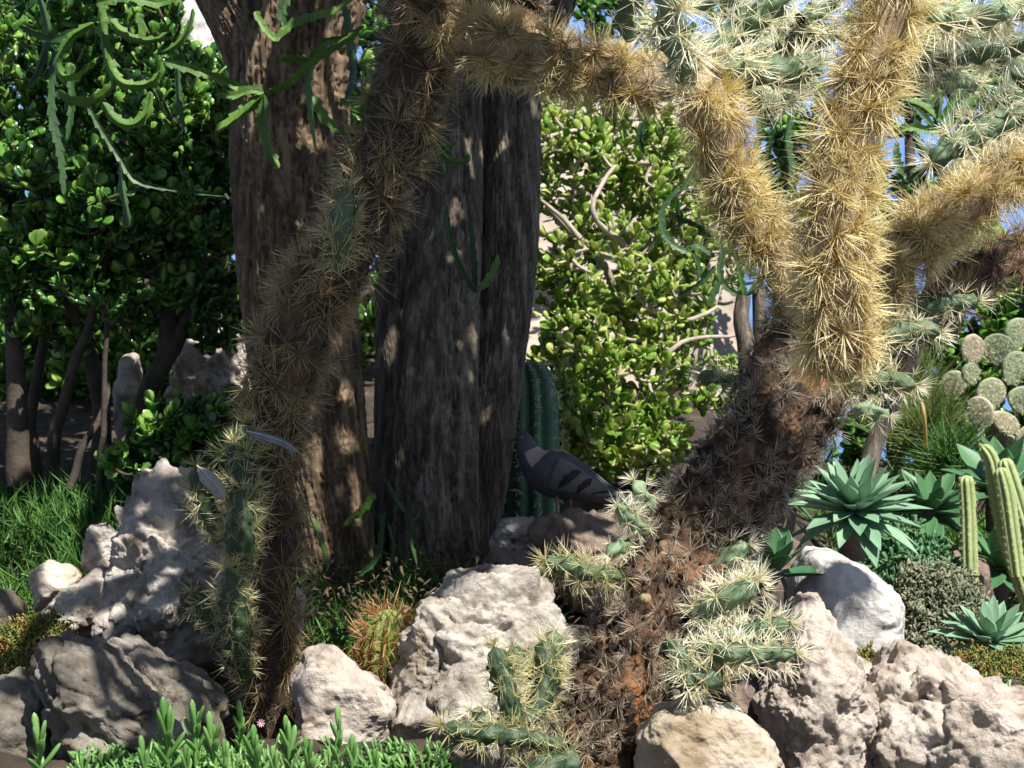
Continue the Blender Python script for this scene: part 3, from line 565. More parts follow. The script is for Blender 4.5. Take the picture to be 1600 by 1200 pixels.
def place_clusters(root, items, rg, single=300):
    """items: list of (kind, pos, normal, scale)"""
    pos = np.array([i[1] for i in items]); nor = unit(np.array([i[2] for i in items])); sca = np.array([i[3] for i in items])
    kinds = [i[0] for i in items]; tc = unit(CAM - pos); px, py, D = project(pos)
    score = (nor * tc).sum(1) + .6 * sca - .15 * D; score[(px < 5) | (px > 1595) | (py < 5) | (py > 1195)] = -9
    rnd = rg.normal(size=pos.shape); R = axes(rnd, nor); # local Z as near normal: rebuild so that Z is exact
    z = nor; x = unit(np.cross(z, rnd)); R = np.stack([x, np.cross(z, x), z], -1)
    near = set(np.argsort(-score)[:single].tolist()); var = rg.integers(0, 7, len(items))
    for i in near: piece('spine_cluster', VME[kinds[i]][var[i]], root, R[i], pos[i], sca[i])
    for k in sorted(set(kinds)):
        parts, att = [], []
        for v in range(7):
            ids = [i for i in range(len(items)) if kinds[i] == k and var[i] == v and i not in near]
            if not ids: continue
            a = VAR[k][v]; parts.append(spread(a[0], a[1], R[ids], pos[ids], sca[ids])); att.append(np.tile(a[2], len(ids)))
        if parts:
            V, F = merge(parts); mk('spines', V, F, KIND[k][5], root, False, np.concatenate(att), stuff=True)
def stem(root, name, path, core, kind, spacing, items, rg, scale=1.0, tuber=.10, M=28, up_bias=.12, cap=True, label=None):
    if name == 'joint': path = [(a_[0], a_[1], a_[2], a_[3] * .80) for a_ in path]; spacing = spacing * .92
    """path: (px,py,D,rpx); spacing in m; adds areoles to items"""
    q = np.array([[*P(p[0], p[1], p[2]), S(p[3], p[2])] for p in path]); L = np.linalg.norm(np.diff(q[:, :3], axis=0), axis=1).sum()
    n = max(14, int(L / .009)); c = spline(q, n); pa, r = c[:, :3], np.abs(c[:, 3]).copy(); s = np.linspace(0, L, n)
    if cap:
        e = np.clip((L - s) / np.maximum(r, 1e-4), 0, 1); r = r * np.maximum(np.sqrt(1 - (1 - e) ** 2), .03)
    a = np.linspace(0, 2 * np.pi, M, endpoint=False); A, Sg = np.meshgrid(a, s); rm = r.mean()
    na = max(3, round(2 * math.pi * rm / spacing)); row = spacing * .87
    tb = np.maximum(0, np.cos(na * A / 1 + math.pi * (np.floor(Sg / row) % 2))) * np.abs(np.sin(math.pi * Sg / row)) 
    pp = np.stack([np.cos(A).ravel() * rm * 30, np.sin(A).ravel() * rm * 30, Sg.ravel() * 30], 1)
    R = r[:, None] * (1 + tuber * (tb * 1.6 - .4) + (.10 if name != 'trunk' else .22) * fbm(pp, 4, int(rg.integers(99))).reshape(A.shape))
    V, F = loft(pa, np.stack([R * np.cos(A), R * np.sin(A)], -1), ref=[0, -1, .1])
    mk(name, V, F, core, root, label=label)
    T, N, B = frames(pa, [0, -1, .1]); k = 0
    sp = row * .5
    while sp < L - .3 * row:
        i = min(int(sp / L * (n - 1)), n - 1); ra = r[i] * (1 + tuber * .8); cnt = max(3, round(2 * math.pi * ra / spacing)) if r[i] > .6 * rm else 3
        for j in range(cnt):
            an = 2 * math.pi * (j + .5 * (k % 2)) / cnt + rg.normal() * .26; d = B[i] * math.cos(an) + N[i] * math.sin(an)
            po = pa[i] + T[i] * rg.normal() * spacing * .30 + d * ra
            nrm = unit(d + T[i] * up_bias + rg.normal(size=3) * .2)
            kk = kind if isinstance(kind, str) else kind[0] if rg.random() < kind[2] else kind[1]
            
            if rg.random() > (.10 if name != 'trunk' else .2): items.append((kk, po, nrm, scale * rg.choice([.62, .85, 1.0, 1.15], p=[.2, .3, .3, .2]) * rg.uniform(.9, 1.1)))
        sp += row; k += 1
    if cap:
        for _ in range(3): items.append((kind if isinstance(kind, str) else kind[0], pa[-1], unit(T[-1] + rg.normal(size=3) * .35), scale))

# thick cholla at right
rg = np.random.default_rng(40); it = []
cR = thing('cholla_cactus', 'thick leaning cactus with woody trunk and golden spined arms, right of centre', 'cactus', P(930, 1230, 3.2))
stem(cR, 'trunk', [(870,1300,3.15,78),(925,1180,3.18,78),(975,1060,3.2,77),(1030,950,3.22,75),(1085,850,3.25,72),(1150,755,3.28,70),(1215,675,3.3,66),(1270,600,3.33,58),(1310,560,3.36,46)], M_core_old, ('mid', 'old', .66), .023, it, rg, .74, .16, 72, cap=False)
stem(cR, 'limb', [(1165,720,3.3,38),(1185,640,3.35,40),(1215,560,3.4,38),(1240,500,3.45,32),(1250,450,3.48,24)], M_core_old, ('old', 'mid', .7), .024, it, rg, .8, .12, 32)
stem(cR, 'arm', [(1310,575,3.12,30),(1308,520,3.05,40),(1300,440,3.02,40),(1305,340,3.0,40),(1325,230,3.0,38),(1350,130,3.0,36),(1385,30,3.0,36),(1400,-60,3.0,34)], M_core_tan, 'tan', .0275, it, rg, 1.0, .10, 32, up_bias=-.15)
stem(cR, 'arm', [(1255,500,3.4,24),(1215,410,3.38,30),(1165,330,3.35,30),(1135,250,3.32,32),(1110,170,3.3,32),(1080,110,3.28,30)], M_core_tan, ('tan', 'brown', .8), .0275, it, rg, .95, .10, 28)
stem(cR, 'arm', [(1330,520,3.3,30),(1380,430,3.32,32),(1440,370,3.34,32),(1500,320,3.36,32),(1560,280,3.4,32),(1640,220,3.45,32)], M_core_tan, ('brown', 'tan', .35), .0275, it, rg, 1.0, .10, 28)
stem(cR, 'arm', [(1320,590,3.45,28),(1400,530,3.5,30),(1470,470,3.55,30),(1540,420,3.6,30),(1640,370,3.65,30)], M_core_old, ('old', 'brown', .6), .030, it, rg, .95, .10, 26)
J = 'joint'
for path, core, kd, spc, scl in [
  ([(1075,120,3.2,22),(1060,80,3.1,26),(1050,30,3.05,26),(1040,-20,3.0,22)], M_core_pale, 'dense', .036, .95),
  ([(1090,100,3.3,16),(1160,110,3.35,25),(1220,112,3.38,27),(1285,100,3.4,20)], M_core_green, 'white', .032, 1.0),
  ([(1110,85,3.35,18),(1150,50,3.4,26),(1200,15,3.4,26),(1240,-30,3.4,20)], M_core_green, 'white', .032, 1.0),
    ([(985,60,3.28,14),(975,30,3.25,18),(990,0,3.2,18),(1000,-30,3.2,16)], M_core_green, 'white', .034, .8),
  ([(1210,70,3.5,18),(1260,50,3.5,24),(1310,60,3.5,24)], M_core_green, 'dense', .036, 1.0),
  ([(1420,15,3.05,20),(1480,25,3.1,24),(1540,22,3.1,24),(1640,0,3.1,22)], M_core_pale, 'dense', .042, .95),
  ([(1400,60,3.3,18),(1450,90,3.4,22),(1520,80,3.4,22),(1620,60,3.4,20)], M_core_green, 'dense', .042, .9),
  ([(1130,130,3.45,14),(1180,150,3.5,20),(1250,150,3.5,16)], M_core_pale, 'dense', .040, .8),
  ([(1150,60,3.55,16),(1200,70,3.6,22),(1290,60,3.6,22)], M_core_pale, 'white', .034, .9),
  ([(1080,10,3.5,16),(1120,-5,3.5,20),(1160,0,3.5,18)], M_core_pale, 'white', .034, .9),
  ([(1410,110,3.4,14),(1460,120,3.45,20),(1530,130,3.5,16)], M_core_pale, 'white', .034, .85),
  ([(1560,90,3.6,16),(1600,120,3.6,20),(1650,140,3.6,18)], M_core_green, 'white', .034, .9),
  ([(1250,30,3.45,14),(1290,10,3.5,18),(1320,-20,3.5,16)], M_core_green, 'white', .034, .9),
  ([(1440,-10,3.3,16),(1500,-15,3.3,20),(1600,-20,3.3,18)], M_core_green, 'dense', .04, .9),
  ([(1640,140,3.2,22),(1570,185,3.18,26),(1510,215,3.15,24),(1455,253,3.12,18)], M_core_green, 'white', .027, .95),
  ([(1340,520,3.4,14),(1395,505,3.38,18),(1450,480,3.36,19),(1530,470,3.36,14)], M_core_green, 'white', .026, .75),
  ([(1345,540,3.3,12),(1390,525,3.28,18),(1440,515,3.27,16),(1470,520,3.26,12)], M_core_green, 'white', .026, .75),
  ([(1320,610,3.25,12),(1360,600,3.2,17),(1400,597,3.18,18),(1432,602,3.16,12)], M_core_green, 'white', .024, .7),
  ([(1330,640,3.3,10),(1355,640,3.3,14),(1390,650,3.3,12)], M_core_pale, 'white', .024, .55),
  ([(1160,600,3.4,10),(1125,590,3.4,15),(1090,588,3.4,12)], M_core_green, 'white', .024, .65),
  ([(1020,790,3.2,10),(1002,770,3.18,14),(990,750,3.18,11)], M_core_pale, 'white', .024, .6),
  ([(1010,830,3.2,10),(980,810,3.15,15),(965,790,3.12,10)], M_core_pale, 'white', .024, .6),
  ([(965,900,3.15,12),(920,895,3.1,16),(885,885,3.08,17),(852,876,3.06,12)], M_core_green, 'green', .022, .95),
  ([(985,850,3.2,10),(965,855,3.15,14),(950,870,3.13,10)], M_core_pale, 'white', .024, .6),
  ([(1110,900,3.2,14),(1140,870,3.18,20),(1170,850,3.17,14)], M_core_pale, 'white', .024, .7),
  ([(1085,960,3.15,16),(1125,940,3.12,22),(1160,925,3.1,20),(1185,905,3.1,12)], M_core_pale, 'dense', .024, .7),
  ([(1090,1010,3.1,16),(1140,1000,3.08,20),(1190,985,3.06,20),(1235,975,3.05,14)], M_core_green, 'white', .024, .75),
  ([(1080,1020,3.05,16),(1130,1020,3.0,20),(1190,1022,3.0,20),(1245,1020,3.0,13)], M_core_green, 'white', .024, .8),
  ([(1050,1060,3.05,16),(1090,1062,3.0,22),(1130,1066,2.98,16)], M_core_dkgreen, 'green', .024, .95),
  ([(1040,1000,3.02,12),(1070,1040,3.0,18),(1075,1080,2.98,14)], M_core_dkgreen, 'white', .024, .7),
  ([(815,1160,3.02,16),(800,1110,3.0,20),(785,1060,3.0,22),(772,1010,3.0,16)], M_core_dkgreen, 'green', .022, .8),
  ([(825,1130,3.02,14),(850,1080,3.05,22),(855,1040,3.06,22),(848,1000,3.08,14)], M_core_dkgreen, 'green', .022, .9),
  ([(850,1050,3.08,12),(862,1015,3.1,20),(866,985,3.1,16)], M_core_green, 'white', .022, .6),
  ([(830,1060,3.1,12),(812,1040,3.12,17),(800,1010,3.12,12)], M_core_green, 'green', .022, .8),
  ([(880,1165,2.98,14),(800,1150,2.95,18),(740,1145,2.93,18),(690,1135,2.92,12)], M_core_dkgreen, 'green', .024, .85),
  ([(800,1150,3.0,14),(760,1130,3.0,20),(735,1110,3.0,16)], M_core_dkgreen, 'white', .024, .7),
  ([(900,1190,2.97,24),(850,1200,2.95,24),(800,1240,2.95,20)], M_core_dkgreen, 'green', .026, .9)]:
    stem(cR, J, path, core, kd, spc, it, rg, scl, .34, 24, up_bias=.35)
place_clusters(cR, it, rg)
# the small tan bud on the trunk
b = P(1008, 936, 3.02); bv, bf = ico(3); bn = unit(bv); rr = .0095 * (1 + .12 * np.cos(8 * np.arctan2(bn[:, 0], bn[:, 1])) - .35 * np.exp(-((1 - bn[:, 2]) / .05)))
mk('dry_bud', b + bn * rr[:, None], bf, M_core_tan, cR)

# slender cholla at left, with the branch that reaches across to the right
rg = np.random.default_rng(50); it = []
cL = thing('cholla_cactus', 'slender shaded cactus at left with a spiny branch reaching across the top', 'cactus', P(425, 1120, 3.6))
stem(cL, 'trunk', [(436,1190,3.6,40),(428,1040,3.6,32),(430,940,3.6,30),(432,850,3.6,31),(428,760,3.6,32),(428,680,3.58,38),(438,600,3.56,44),(470,510,3.54,46),(515,430,3.52,46),(562,350,3.5,44),(600,260,3.48,44),(628,170,3.46,46),(648,90,3.44,48),(655,20,3.42,48),(655,-80,3.4,46)], M_core_brown, ('brown', 'old', .60), .031, it, rg, .95, .12, 40, cap=False)
stem(cL, 'branch', [(690,40,3.42,34),(760,70,3.4,36),(840,88,3.38,36),(920,108,3.36,34),(1000,130,3.34,32),(1065,125,3.32,26)], M_core_tan, ('tan', 'brown', .6), .0275, it, rg, .9, .10, 30)
stem(cL, 'branch', [(700,20,3.5,36),(780,20,3.52,34),(860,45,3.54,26)], M_core_old, ('old', 'brown', .6), .03, it, rg, .8, .10, 26)
for path, core, kd, spc, scl in [
  ([(528,420,3.36,12),(532,370,3.34,19),(538,320,3.34,19),(542,292,3.34,11)], M_core_green, 'green', .024, 1.15),
  ([(385,840,3.5,18),(378,790,3.48,25),(372,740,3.47,24),(365,690,3.47,14)], M_core_dkgreen, 'green', .025, 1.1),
  ([(350,845,3.5,14),(328,800,3.5,20),(312,760,3.5,18),(305,728,3.5,12)], M_core_dkgreen, 'green', .025, .8),
  ([(375,900,3.46,16),(376,850,3.44,26),(376,800,3.43,24),(378,765,3.43,14)], M_core_dkgreen, 'green', .026, .85),
  ([(400,720,3.5,12),(385,690,3.5,20),(382,660,3.5,12)], M_core_dkgreen, 'green', .025, 1.0),
  ([(378,1060,3.48,14),(372,1000,3.45,24),(365,940,3.43,24),(362,885,3.42,14)], M_core_dkgreen, 'green', .025, .85),
  ([(350,985,3.5,12),(325,955,3.5,18),(302,925,3.5,12)], M_core_dkgreen, 'green', .024, .9),
  ([(690,30,3.35,14),(665,0,3.3,20),(650,-30,3.3,20)], M_core_brown, 'brown', .03, .9)]:
    stem(cL, J, path, core, kd, spc, it, rg, scl, .34, 24, up_bias=.35)
place_clusters(cL, it, rg)

# ------------------------------------------------------------------ small cacti
def ribbed(root, name, path, ribs, depth, mtl, rings=60, M=None, items=None, rg=None, skind='fine', sp=.03, sscale=1.0):
    q = spline(np.array([[*P(p[0], p[1], p[2]), S(p[3], p[2])] for p in path]), rings); pa, r = q[:, :3], np.abs(q[:, 3])
    s = np.r_[0, np.cumsum(np.linalg.norm(np.diff(pa, axis=0), axis=1))]; e = np.clip((s[-1] - s) / np.maximum(r, 1e-4), 0, 1); r = r * np.maximum(np.sqrt(1 - (1 - e) ** 2), .04)
    M = M or ribs * 8; a = np.linspace(0, 2 * np.pi, M, endpoint=False)
    R = r[:, None] * (1 - depth + depth * np.abs(np.cos(ribs * a / 2))[None] ** .8 * 1.4)
    V, F = loft(pa, np.stack([R * np.cos(a)[None], R * np.sin(a)[None]], -1), ref=[0, -1, 0]); mk(name, V, F, mtl, root)
    if items is not None:
        T, N, B = frames(pa, [0, -1, 0])
        for k in range(ribs):
            an = 2 * np.pi * k / ribs
            for sj in np.arange(sp, s[-1], sp):
                i = int(np.searchsorted(s, sj)); d = B[i] * math.cos(an) + N[i] * math.sin(an); items.append((skind, pa[i] + d * r[i] * (1 + .4 * depth), unit(d + T[i] * (.9 * (1 - e[i]))), sscale * rg.uniform(.8, 1.2)))
rg = np.random.default_rng(60)
cc = thing('column_cactus', 'dark blue green ribbed column cactus behind the pigeon', 'cactus', P(830, 830, 5.0)); it = []
ribbed(cc, 'stem', [(832,850,5.0,36),(832,760,5.0,38),(832,660,5.0,37),(830,600,5.0,33),(822,565,5.0,24)], 9, .30, M_column, items=it, rg=rg, sp=.035, sscale=1.6)
ribbed(cc, 'stem', [(800,850,5.1,22),(800,740,5.1,22),(803,660,5.1,20)], 8, .30, M_column, items=it, rg=rg, sp=.035, sscale=1.6)
place_clusters(cc, it, rg, 90)
bc = thing('barrel_cactus', 'small barrel cactus bristling with long orange spines between two pale rocks', 'cactus', P(608, 1075, 3.65)); it = []
ribbed(bc, 'body', [(600,1090,3.65,30),(602,1050,3.65,36),(605,1010,3.65,37),(608,970,3.65,33),(610,952,3.65,22)], 12, .22, M_barrel, items=it, rg=rg, skind='orange', sp=.022, sscale=.9)
it = [(k, p, n, s * (1.25 if rg.random() < .2 else .8)) for k, p, n, s in it]
place_clusters(bc, it, rg, 150)
CE = [([(1518,960,4.75,11),(1515,880,4.75,12),(1513,800,4.75,12),(1509,742,4.75,11)], 'leftmost of the pale ribbed column cacti at right, straight and rising beside the low agave'),
      ([(1612,960,4.9,13),(1580,860,4.88,13),(1562,790,4.86,13),(1548,720,4.85,12),(1533,695,4.85,8)], 'pale ribbed column cactus at right that leans left and has the highest tip but one'),
      ([(1625,900,4.8,13),(1600,820,4.8,13),(1582,760,4.8,13),(1568,716,4.8,11)], 'pale ribbed column cactus leaning in from the right edge'),
      ([(1590,900,4.7,11),(1582,840,4.7,12),(1572,770,4.7,12),(1562,730,4.7,9)], 'short pale ribbed column cactus in front of the leaning ones at the right edge')]
for k, (pa, lab) in enumerate(CE):
    c = thing('ribbed_cereus', lab, 'cactus', P(*pa[0][:3]), 'pale ribbed column cacti at right'); it = []
    ribbed(c, 'stem', pa, 7, .28, M_cereus, items=it, rg=rg, sp=.02, sscale=.5); place_clusters(c, it, rg, 0)
# prickly pear
pp_ = thing('prickly_pear', 'prickly pear with round mottled green and pink pads at the right edge', 'cactus', P(1560, 720, 5.9)); it = []
PADS = []
def pad(cx, cy, D, w, h, rot, yaw, seed):
    v, f = ico(5); q = np.stack([v[:, 0] * w, .008 * np.tanh(4 * v[:, 1]), v[:, 2] * h], 1); q[:, 0] *= (1 - .18 * (v[:, 2] < 0) * np.abs(v[:, 2])); q[:, 1] *= 1 + 0 * q[:, 1]
    q *= (1 + .03 * fbm(v * 3 + seed, 2, seed))[:, None]
    cr, sr, cyw, syw = math.cos(rot), math.sin(rot), math.cos(yaw), math.sin(yaw)
    q = np.stack([q[:, 0] * cr + q[:, 2] * sr, q[:, 1], -q[:, 0] * sr + q[:, 2] * cr], 1)
    q = np.stack([q[:, 0] * cyw - q[:, 1] * syw, q[:, 0] * syw + q[:, 1] * cyw, q[:, 2]], 1)
    mk('pad', P(cx, cy, D) + q, f, M_pad, pp_)
    rp_ = np.random.default_rng(seed + 900); fr = np.array([-math.sin(yaw) * -1, -math.cos(yaw), 0])
    for gx_ in np.arange(-.85, .9, .28):
        for gz_ in np.arange(-.85, .9, .28):
            if gx_ ** 2 + gz_ ** 2 < .85:
                jx, jz = (gx_ + rp_.normal() * .04) * w, (gz_ + rp_.normal() * .04) * h; px_ = jx * cr + jz * sr; pz_ = -jx * sr + jz * cr
                PADS.append(('fine', P(cx, cy, D) + np.array([px_ * cyw + .009 * syw, px_ * syw - .009 * cyw, pz_]), np.array([syw, -cyw, 0.01]), 1.0))
for k, (x, y, D, w, h, rt, yw) in enumerate([(1548,615,5.8,25,26,.1,.2),(1532,645,5.7,22,27,-.4,-.5),(1585,575,5.9,24,28,.3,.3),(1600,625,5.8,28,22,.2,.1),(1570,660,5.75,30,16,.5,.4),(1516,583,6.0,16,17,.1,.4),(1560,545,6.1,26,24,.4,-.2),(1520,545,6.1,20,24,-.3,.2),(1590,520,6.2,24,24,.1,.3),(1490,600,6.1,20,22,.3,-.4),(1610,690,5.8,26,28,.2,.1),(1575,705,5.9,24,26,-.2,.2),(1540,690,6.0,22,26,.1,.5)]):
    pad(x, y, D, S(w, D), S(h, D), rt, yw, k)
mk('stem', *tube(spline([P(1575,900,6.0),P(1570,800,6.0),P(1565,720,5.95),P(1550,650,5.85)], 12), np.linspace(.06,.03,12), 10), M_brownrock, pp_)

place_clusters(pp_, PADS, rg, 0)
# ------------------------------------------------------------------ agaves
def agave(label, cx, cy, D, R, n, mtl, seed, tilt=(0, -.15), wid=.17, name='agave', elev=(-20, 80), grp='agaves at right', stemlen=.06):
    rg = np.random.default_rng(seed); c = P(cx, cy, D); root = thing(name, label, 'agave', c - [0, 0, stemlen], grp)
    mk('stem', *tube(np.array([c - [0, 0, stemlen + .05], c - [0, 0, .02], c + [0, 0, .02]]), [.03, .035, .02], 10), M_brownrock, root)
    for i in range(n):
        u = i / n; an = i * 2.39996 + rg.normal() * .16; el = math.radians((elev[0] - 8) + (elev[1] - elev[0]) * u ** .8 + rg.normal() * 8)
        L = S(R, D) * (1.0 - .25 * u) * rg.uniform(.88, 1.08)
        h = np.array([math.cos(an), math.sin(an), 0]); d = unit(h * math.cos(el) + np.array([tilt[0], tilt[1], math.sin(el)]))
        k = 11; t = np.linspace(0, 1, k); droop = -.16 * (1 - u)
        pa = c + d * (t * L)[:, None] + np.array([0, 0, 1])[None] * (droop * L * t ** 2.2)[:, None] + h * (.05 * L * t)[:, None]
        w = wid * L * np.interp(t, [0, .2, .5, .7, .88, 1], [.55, .62, 1, .95, .45, .02])
        th = .028 * L * np.interp(t, [0, .5, 1], [1.6, .8, .1]); a = np.linspace(0, 2 * np.pi, 10, endpoint=False)
        ca = np.cos(a)[None]; fold = rg.uniform(.25, .5)
        sec = np.stack([w[:, None] * ca, th[:, None] * np.sin(a)[None] + fold * w[:, None] * (ca ** 2 - .3)], -1)
        ref = -h * math.sin(el) + np.array([0, 0, math.cos(el)])
        V, F = loft(pa, sec, ref=unit(ref)); mk('leaf', V, F, mtl, root)
    return root
agave('large pale green agave rosette above the white-topped boulder', 1335, 800, 4.35, 118, 60, M_agave, 1, tilt=(0, -.2), wid=.125)
agave('low pale green agave rosette in front of the pale ribbed cacti, lower right', 1548, 1005, 4.45, 98, 34, M_agave, 2, tilt=(-.05, -.2), wid=.15)
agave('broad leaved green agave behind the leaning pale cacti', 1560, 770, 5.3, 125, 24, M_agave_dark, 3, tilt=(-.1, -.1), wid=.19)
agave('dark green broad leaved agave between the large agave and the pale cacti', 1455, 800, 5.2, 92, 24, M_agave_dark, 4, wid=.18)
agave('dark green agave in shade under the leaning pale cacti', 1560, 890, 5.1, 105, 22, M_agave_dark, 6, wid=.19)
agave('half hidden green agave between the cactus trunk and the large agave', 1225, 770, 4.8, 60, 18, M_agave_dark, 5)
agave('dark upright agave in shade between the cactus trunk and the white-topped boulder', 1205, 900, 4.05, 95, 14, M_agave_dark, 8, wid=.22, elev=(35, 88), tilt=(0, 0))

# ------------------------------------------------------------------ candelabra shrubs between the branches at upper right
def arm_shrub(root, specs, mtl, D, seed):
    for k, (pa, w) in enumerate(specs): arm(root, pa, D, w, mtl, seed + k)
cs = thing('candelabra_shrub', 'grey stemmed shrub with drooping dark green arms before the pale ground', 'shrub', P(1168, 560, 5.2))
mk('trunk', *tube(spline([P(1172,620,5.2),P(1166,540,5.2),P(1158,500,5.2),P(1162,462,5.2)], 12), np.linspace(.030,.020,12), 10), M_bark_grey, cs)
mk('trunk', *tube(spline([P(1190,600,5.25),P(1188,520,5.25),P(1185,450,5.25)], 12), np.linspace(.024,.018,12), 10), M_bark_grey, cs)
arm_shrub(cs, [([(1160,465),(1135,448),(1125,425),(1128,395),(1118,360)],7),([(1163,462),(1158,435),(1150,400),(1140,350)],6),([(1166,462),(1180,448),(1192,428),(1200,390)],7),([(1128,430),(1115,460),(1105,480)],7),
   ([(1110,400),(1090,385),(1068,392),(1040,370),(1035,330),(1062,290)],7),([(1118,415),(1095,440),(1075,452),(1058,462)],6),([(1112,370),(1085,350),(1062,340),(1060,310)],6),([(1005,190),(1000,215),(1006,240)],7),([(1095,430),(1085,400),(1072,385)],6),([(1062,300),(1080,270),(1078,240)],6),([(1185,450),(1200,400),(1215,330),(1200,260),(1215,180)],9),([(1215,330),(1235,280),(1230,210),(1245,150)],9),([(1200,300),(1180,250),(1190,200),(1180,150)],8)], M_arm_dark, 5.2, 300)
ag = P(1160, 425, 6.0)
c2 = thing('candelabra_shrub', 'bright green toothed armed shrub between the golden arms at upper right', 'shrub', P(1480, 330, 5.4))
mk('trunk', *tube(spline([P(1345,770,5.6),P(1375,670,5.6),P(1425,560,5.5),P(1465,400,5.45),P(1475,205,5.35)], 14), np.linspace(.03,.014,14), 10), M_bark_grey, c2)
arm_shrub(c2, [([(1546,62),(1552,90),(1545,120),(1528,148),(1509,169),(1490,188),(1468,199)],11),([(1480,200),(1450,204),(1424,199),(1405,205)],10),([(1495,90),(1500,120),(1493,145),(1480,170),(1470,190)],10),([(1465,138),(1468,165),(1462,195)],8),([(1488,175),(1498,190),(1509,206)],7),([(1420,158),(1440,165),(1458,179),(1468,192)],8),([(1530,100),(1515,130),(1500,155)],8)], M_arm, 5.35, 330)
arm_shrub(c2, [([(1478,260),(1450,240),(1430,210),(1435,160)],9),([(1478,280),(1500,250),(1530,240),(1545,200)],9),([(1470,300),(1440,290),(1405,260),(1400,220)],9),([(1475,330),(1510,300),(1560,280)],9),([(1560,100),(1575,130),(1580,170)],9),([(1478,200),(1440,140),(1430,80),(1440,20)],9),([(1478,200),(1520,130),(1570,60),(1580,0)],9),([(1478,220),(1400,130),(1390,60)],8)], M_arm_dark, 5.5, 350)
rg = np.random.default_rng(72)
tips = blob_tips(rg, [(1230,120,7.5,60,110,.3,70),(1210,330,7.5,60,80,.3,60),(1420,120,7.5,60,100,.3,60),(1560,160,7.5,60,110,.3,60),(1450,330,7.2,130,70,.3,110),(1560,420,7.0,100,70,.3,90),(1150,90,7.6,120,80,.3,80),(1000,90,7.4,60,60,.3,60),(1350,480,6.9,60,60,.3,50),(1530,560,6.7,90,80,.12,130),(1600,480,6.7,70,80,.12,80),(1480,660,6.7,60,50,.1,60),(1590,680,6.7,70,60,.1,60),(1340,300,7.0,50,90,.1,50),(1290,430,7.0,60,60,.1,40),(1400,620,6.4,60,45,.1,60),(1240,230,7.0,40,60,.1,35),(1520,100,6.8,80,80,.1,70),(1380,60,6.8,60,60,.1,40),(960,30,7.0,60,40,.1,30),(1340,680,6.3,30,40,.1,22)], .3)
bush('green_shrub', 'loose dark green shrub against the sea behind the golden arms', 'shrub', P(1380, 640, 7.2),
     [([P(1400,800,7.3),P(1400,600,7.3),P(1420,400,7.3),P(1420,200,7.4),P(1400,0,7.5)], .04, .012), ([P(1250,700,7.5),P(1240,450,7.5),P(1230,250,7.5),P(1180,100,7.5),P(1020,80,7.5)], .035, .012), ([P(1420,500,7.2),P(1500,420,7.1),P(1560,300,7.3),P(1570,100,7.5)], .025, .01)],
     tips, M_jade_dark, M_branch_dark, 73, ls=(.035, .06), single=120, axis_up=.3)

# ------------------------------------------------------------------ grasses and ground cover
def blade_mesh():
    V = []; 
    for z, w, o in ((0, 1, 0), (.5, .85, .04), (1, .05, .2)):
        for k in range(3): a = k * 2.0944; V.append((math.cos(a) * w, math.sin(a) * w * .6, z)); 
    V = np.array(V); V[:, :2] *= .03; V[:, 1] += np.repeat([0, .04, .2], 3)
    return V, grid_faces(3, 3)
BV, BF = blade_mesh()
def grass(name, label, poly, D0, D1, n, lmin, lmax, mtl, seed, lean=.6, stems=4, fat=1.0, h=(0, .06), offs=0.0):
    """tufts whose feet stand on the ground inside polygon poly (x,y metres)"""
    rg = np.random.default_rng(seed); x0, x1, y0, y1 = poly; Ls, Rz, ss, fw = [], [], [], []
    k = n // stems; x = rg.uniform(x0, x1, k); y = rg.uniform(y0, y1, k); ok = vnoise(np.stack([x * 5, y * 5, x * 0], 1), seed) > -.55
    x, y = x[ok], y[ok]; z = ground_z(x, y) + .01 + offs
    for i in range(len(x)):
        hh = rg.uniform(*h)
        for j in range(stems):
            d = unit(rg.normal(size=3) * lean + [0, 0, 1]); Ls.append([x[i], y[i], z[i] + hh * rg.random()]); Rz.append(d); ss.append(rg.uniform(lmin, lmax))
    Rz = np.array(Rz); rnd = rg.normal(size=Rz.shape); xx = unit(np.cross(Rz, rnd)); R = np.stack([xx, np.cross(Rz, xx), Rz], -1)
    v = BV.copy(); v[:, :2] *= fat
    V, F = spread(v, BF, R, np.array(Ls), np.array(ss)); o = mk(name, V, F, mtl, stuff=True); o['label'] = label; return o
grass('grass', 'dense green needle leaved ground cover at the left edge', (-1.45, -.72, 4.05, 5.05), 0, 0, 13000, .04, .085, M_grass, 1, fat=1.5, h=(0, .16), lean=.5, stems=6)
grass('grass', 'dark shaded grass at the foot of the two trees', (-.65, -.22, 3.85, 4.7), 0, 0, 4500, .04, .09, M_grass, 2, fat=1.3, h=(0, .10), stems=5)
grass('grass', 'sparse grass blades in the shade round the grey tree', (-.45, .1, 3.9, 4.5), 0, 0, 900, .05, .1, M_grass, 3, fat=1.2, h=(0, .03))
grass('undergrowth', 'low green undergrowth on the slope round the agaves and prickly pear at right', (.95, 2.6, 4.7, 6.6), 0, 0, 9000, .05, .11, M_grass, 4, fat=1.6, h=(0, .10), lean=.7, stems=6)
def tuft(name, label, c, n, L, mtl, seed, spreadv=.9, fat=1.0, cat='grass', base=0.03):
    rg = np.random.default_rng(seed); d = unit(rg.normal(size=(n, 3)) * spreadv + [0, 0, .8]); d[:, 2] = np.abs(d[:, 2]); x = unit(np.cross(d, rg.normal(size=(n, 3))))
    R = np.stack([x, np.cross(d, x), d], -1); v = BV.copy(); v[:, :2] *= fat
    return tag(mk(name, *spread(v, BF, R, c + rg.normal(size=(n, 3)) * base, rg.uniform(.6, 1, n) * L), mtl), label, cat, 'fine leaved tussocks at right')
tuft('grass_tussock', 'fine leaved yellow green tussock left of the prickly pear', P(1445, 700, 6.0), 900, .24, M_grass_y, 1, fat=.35)
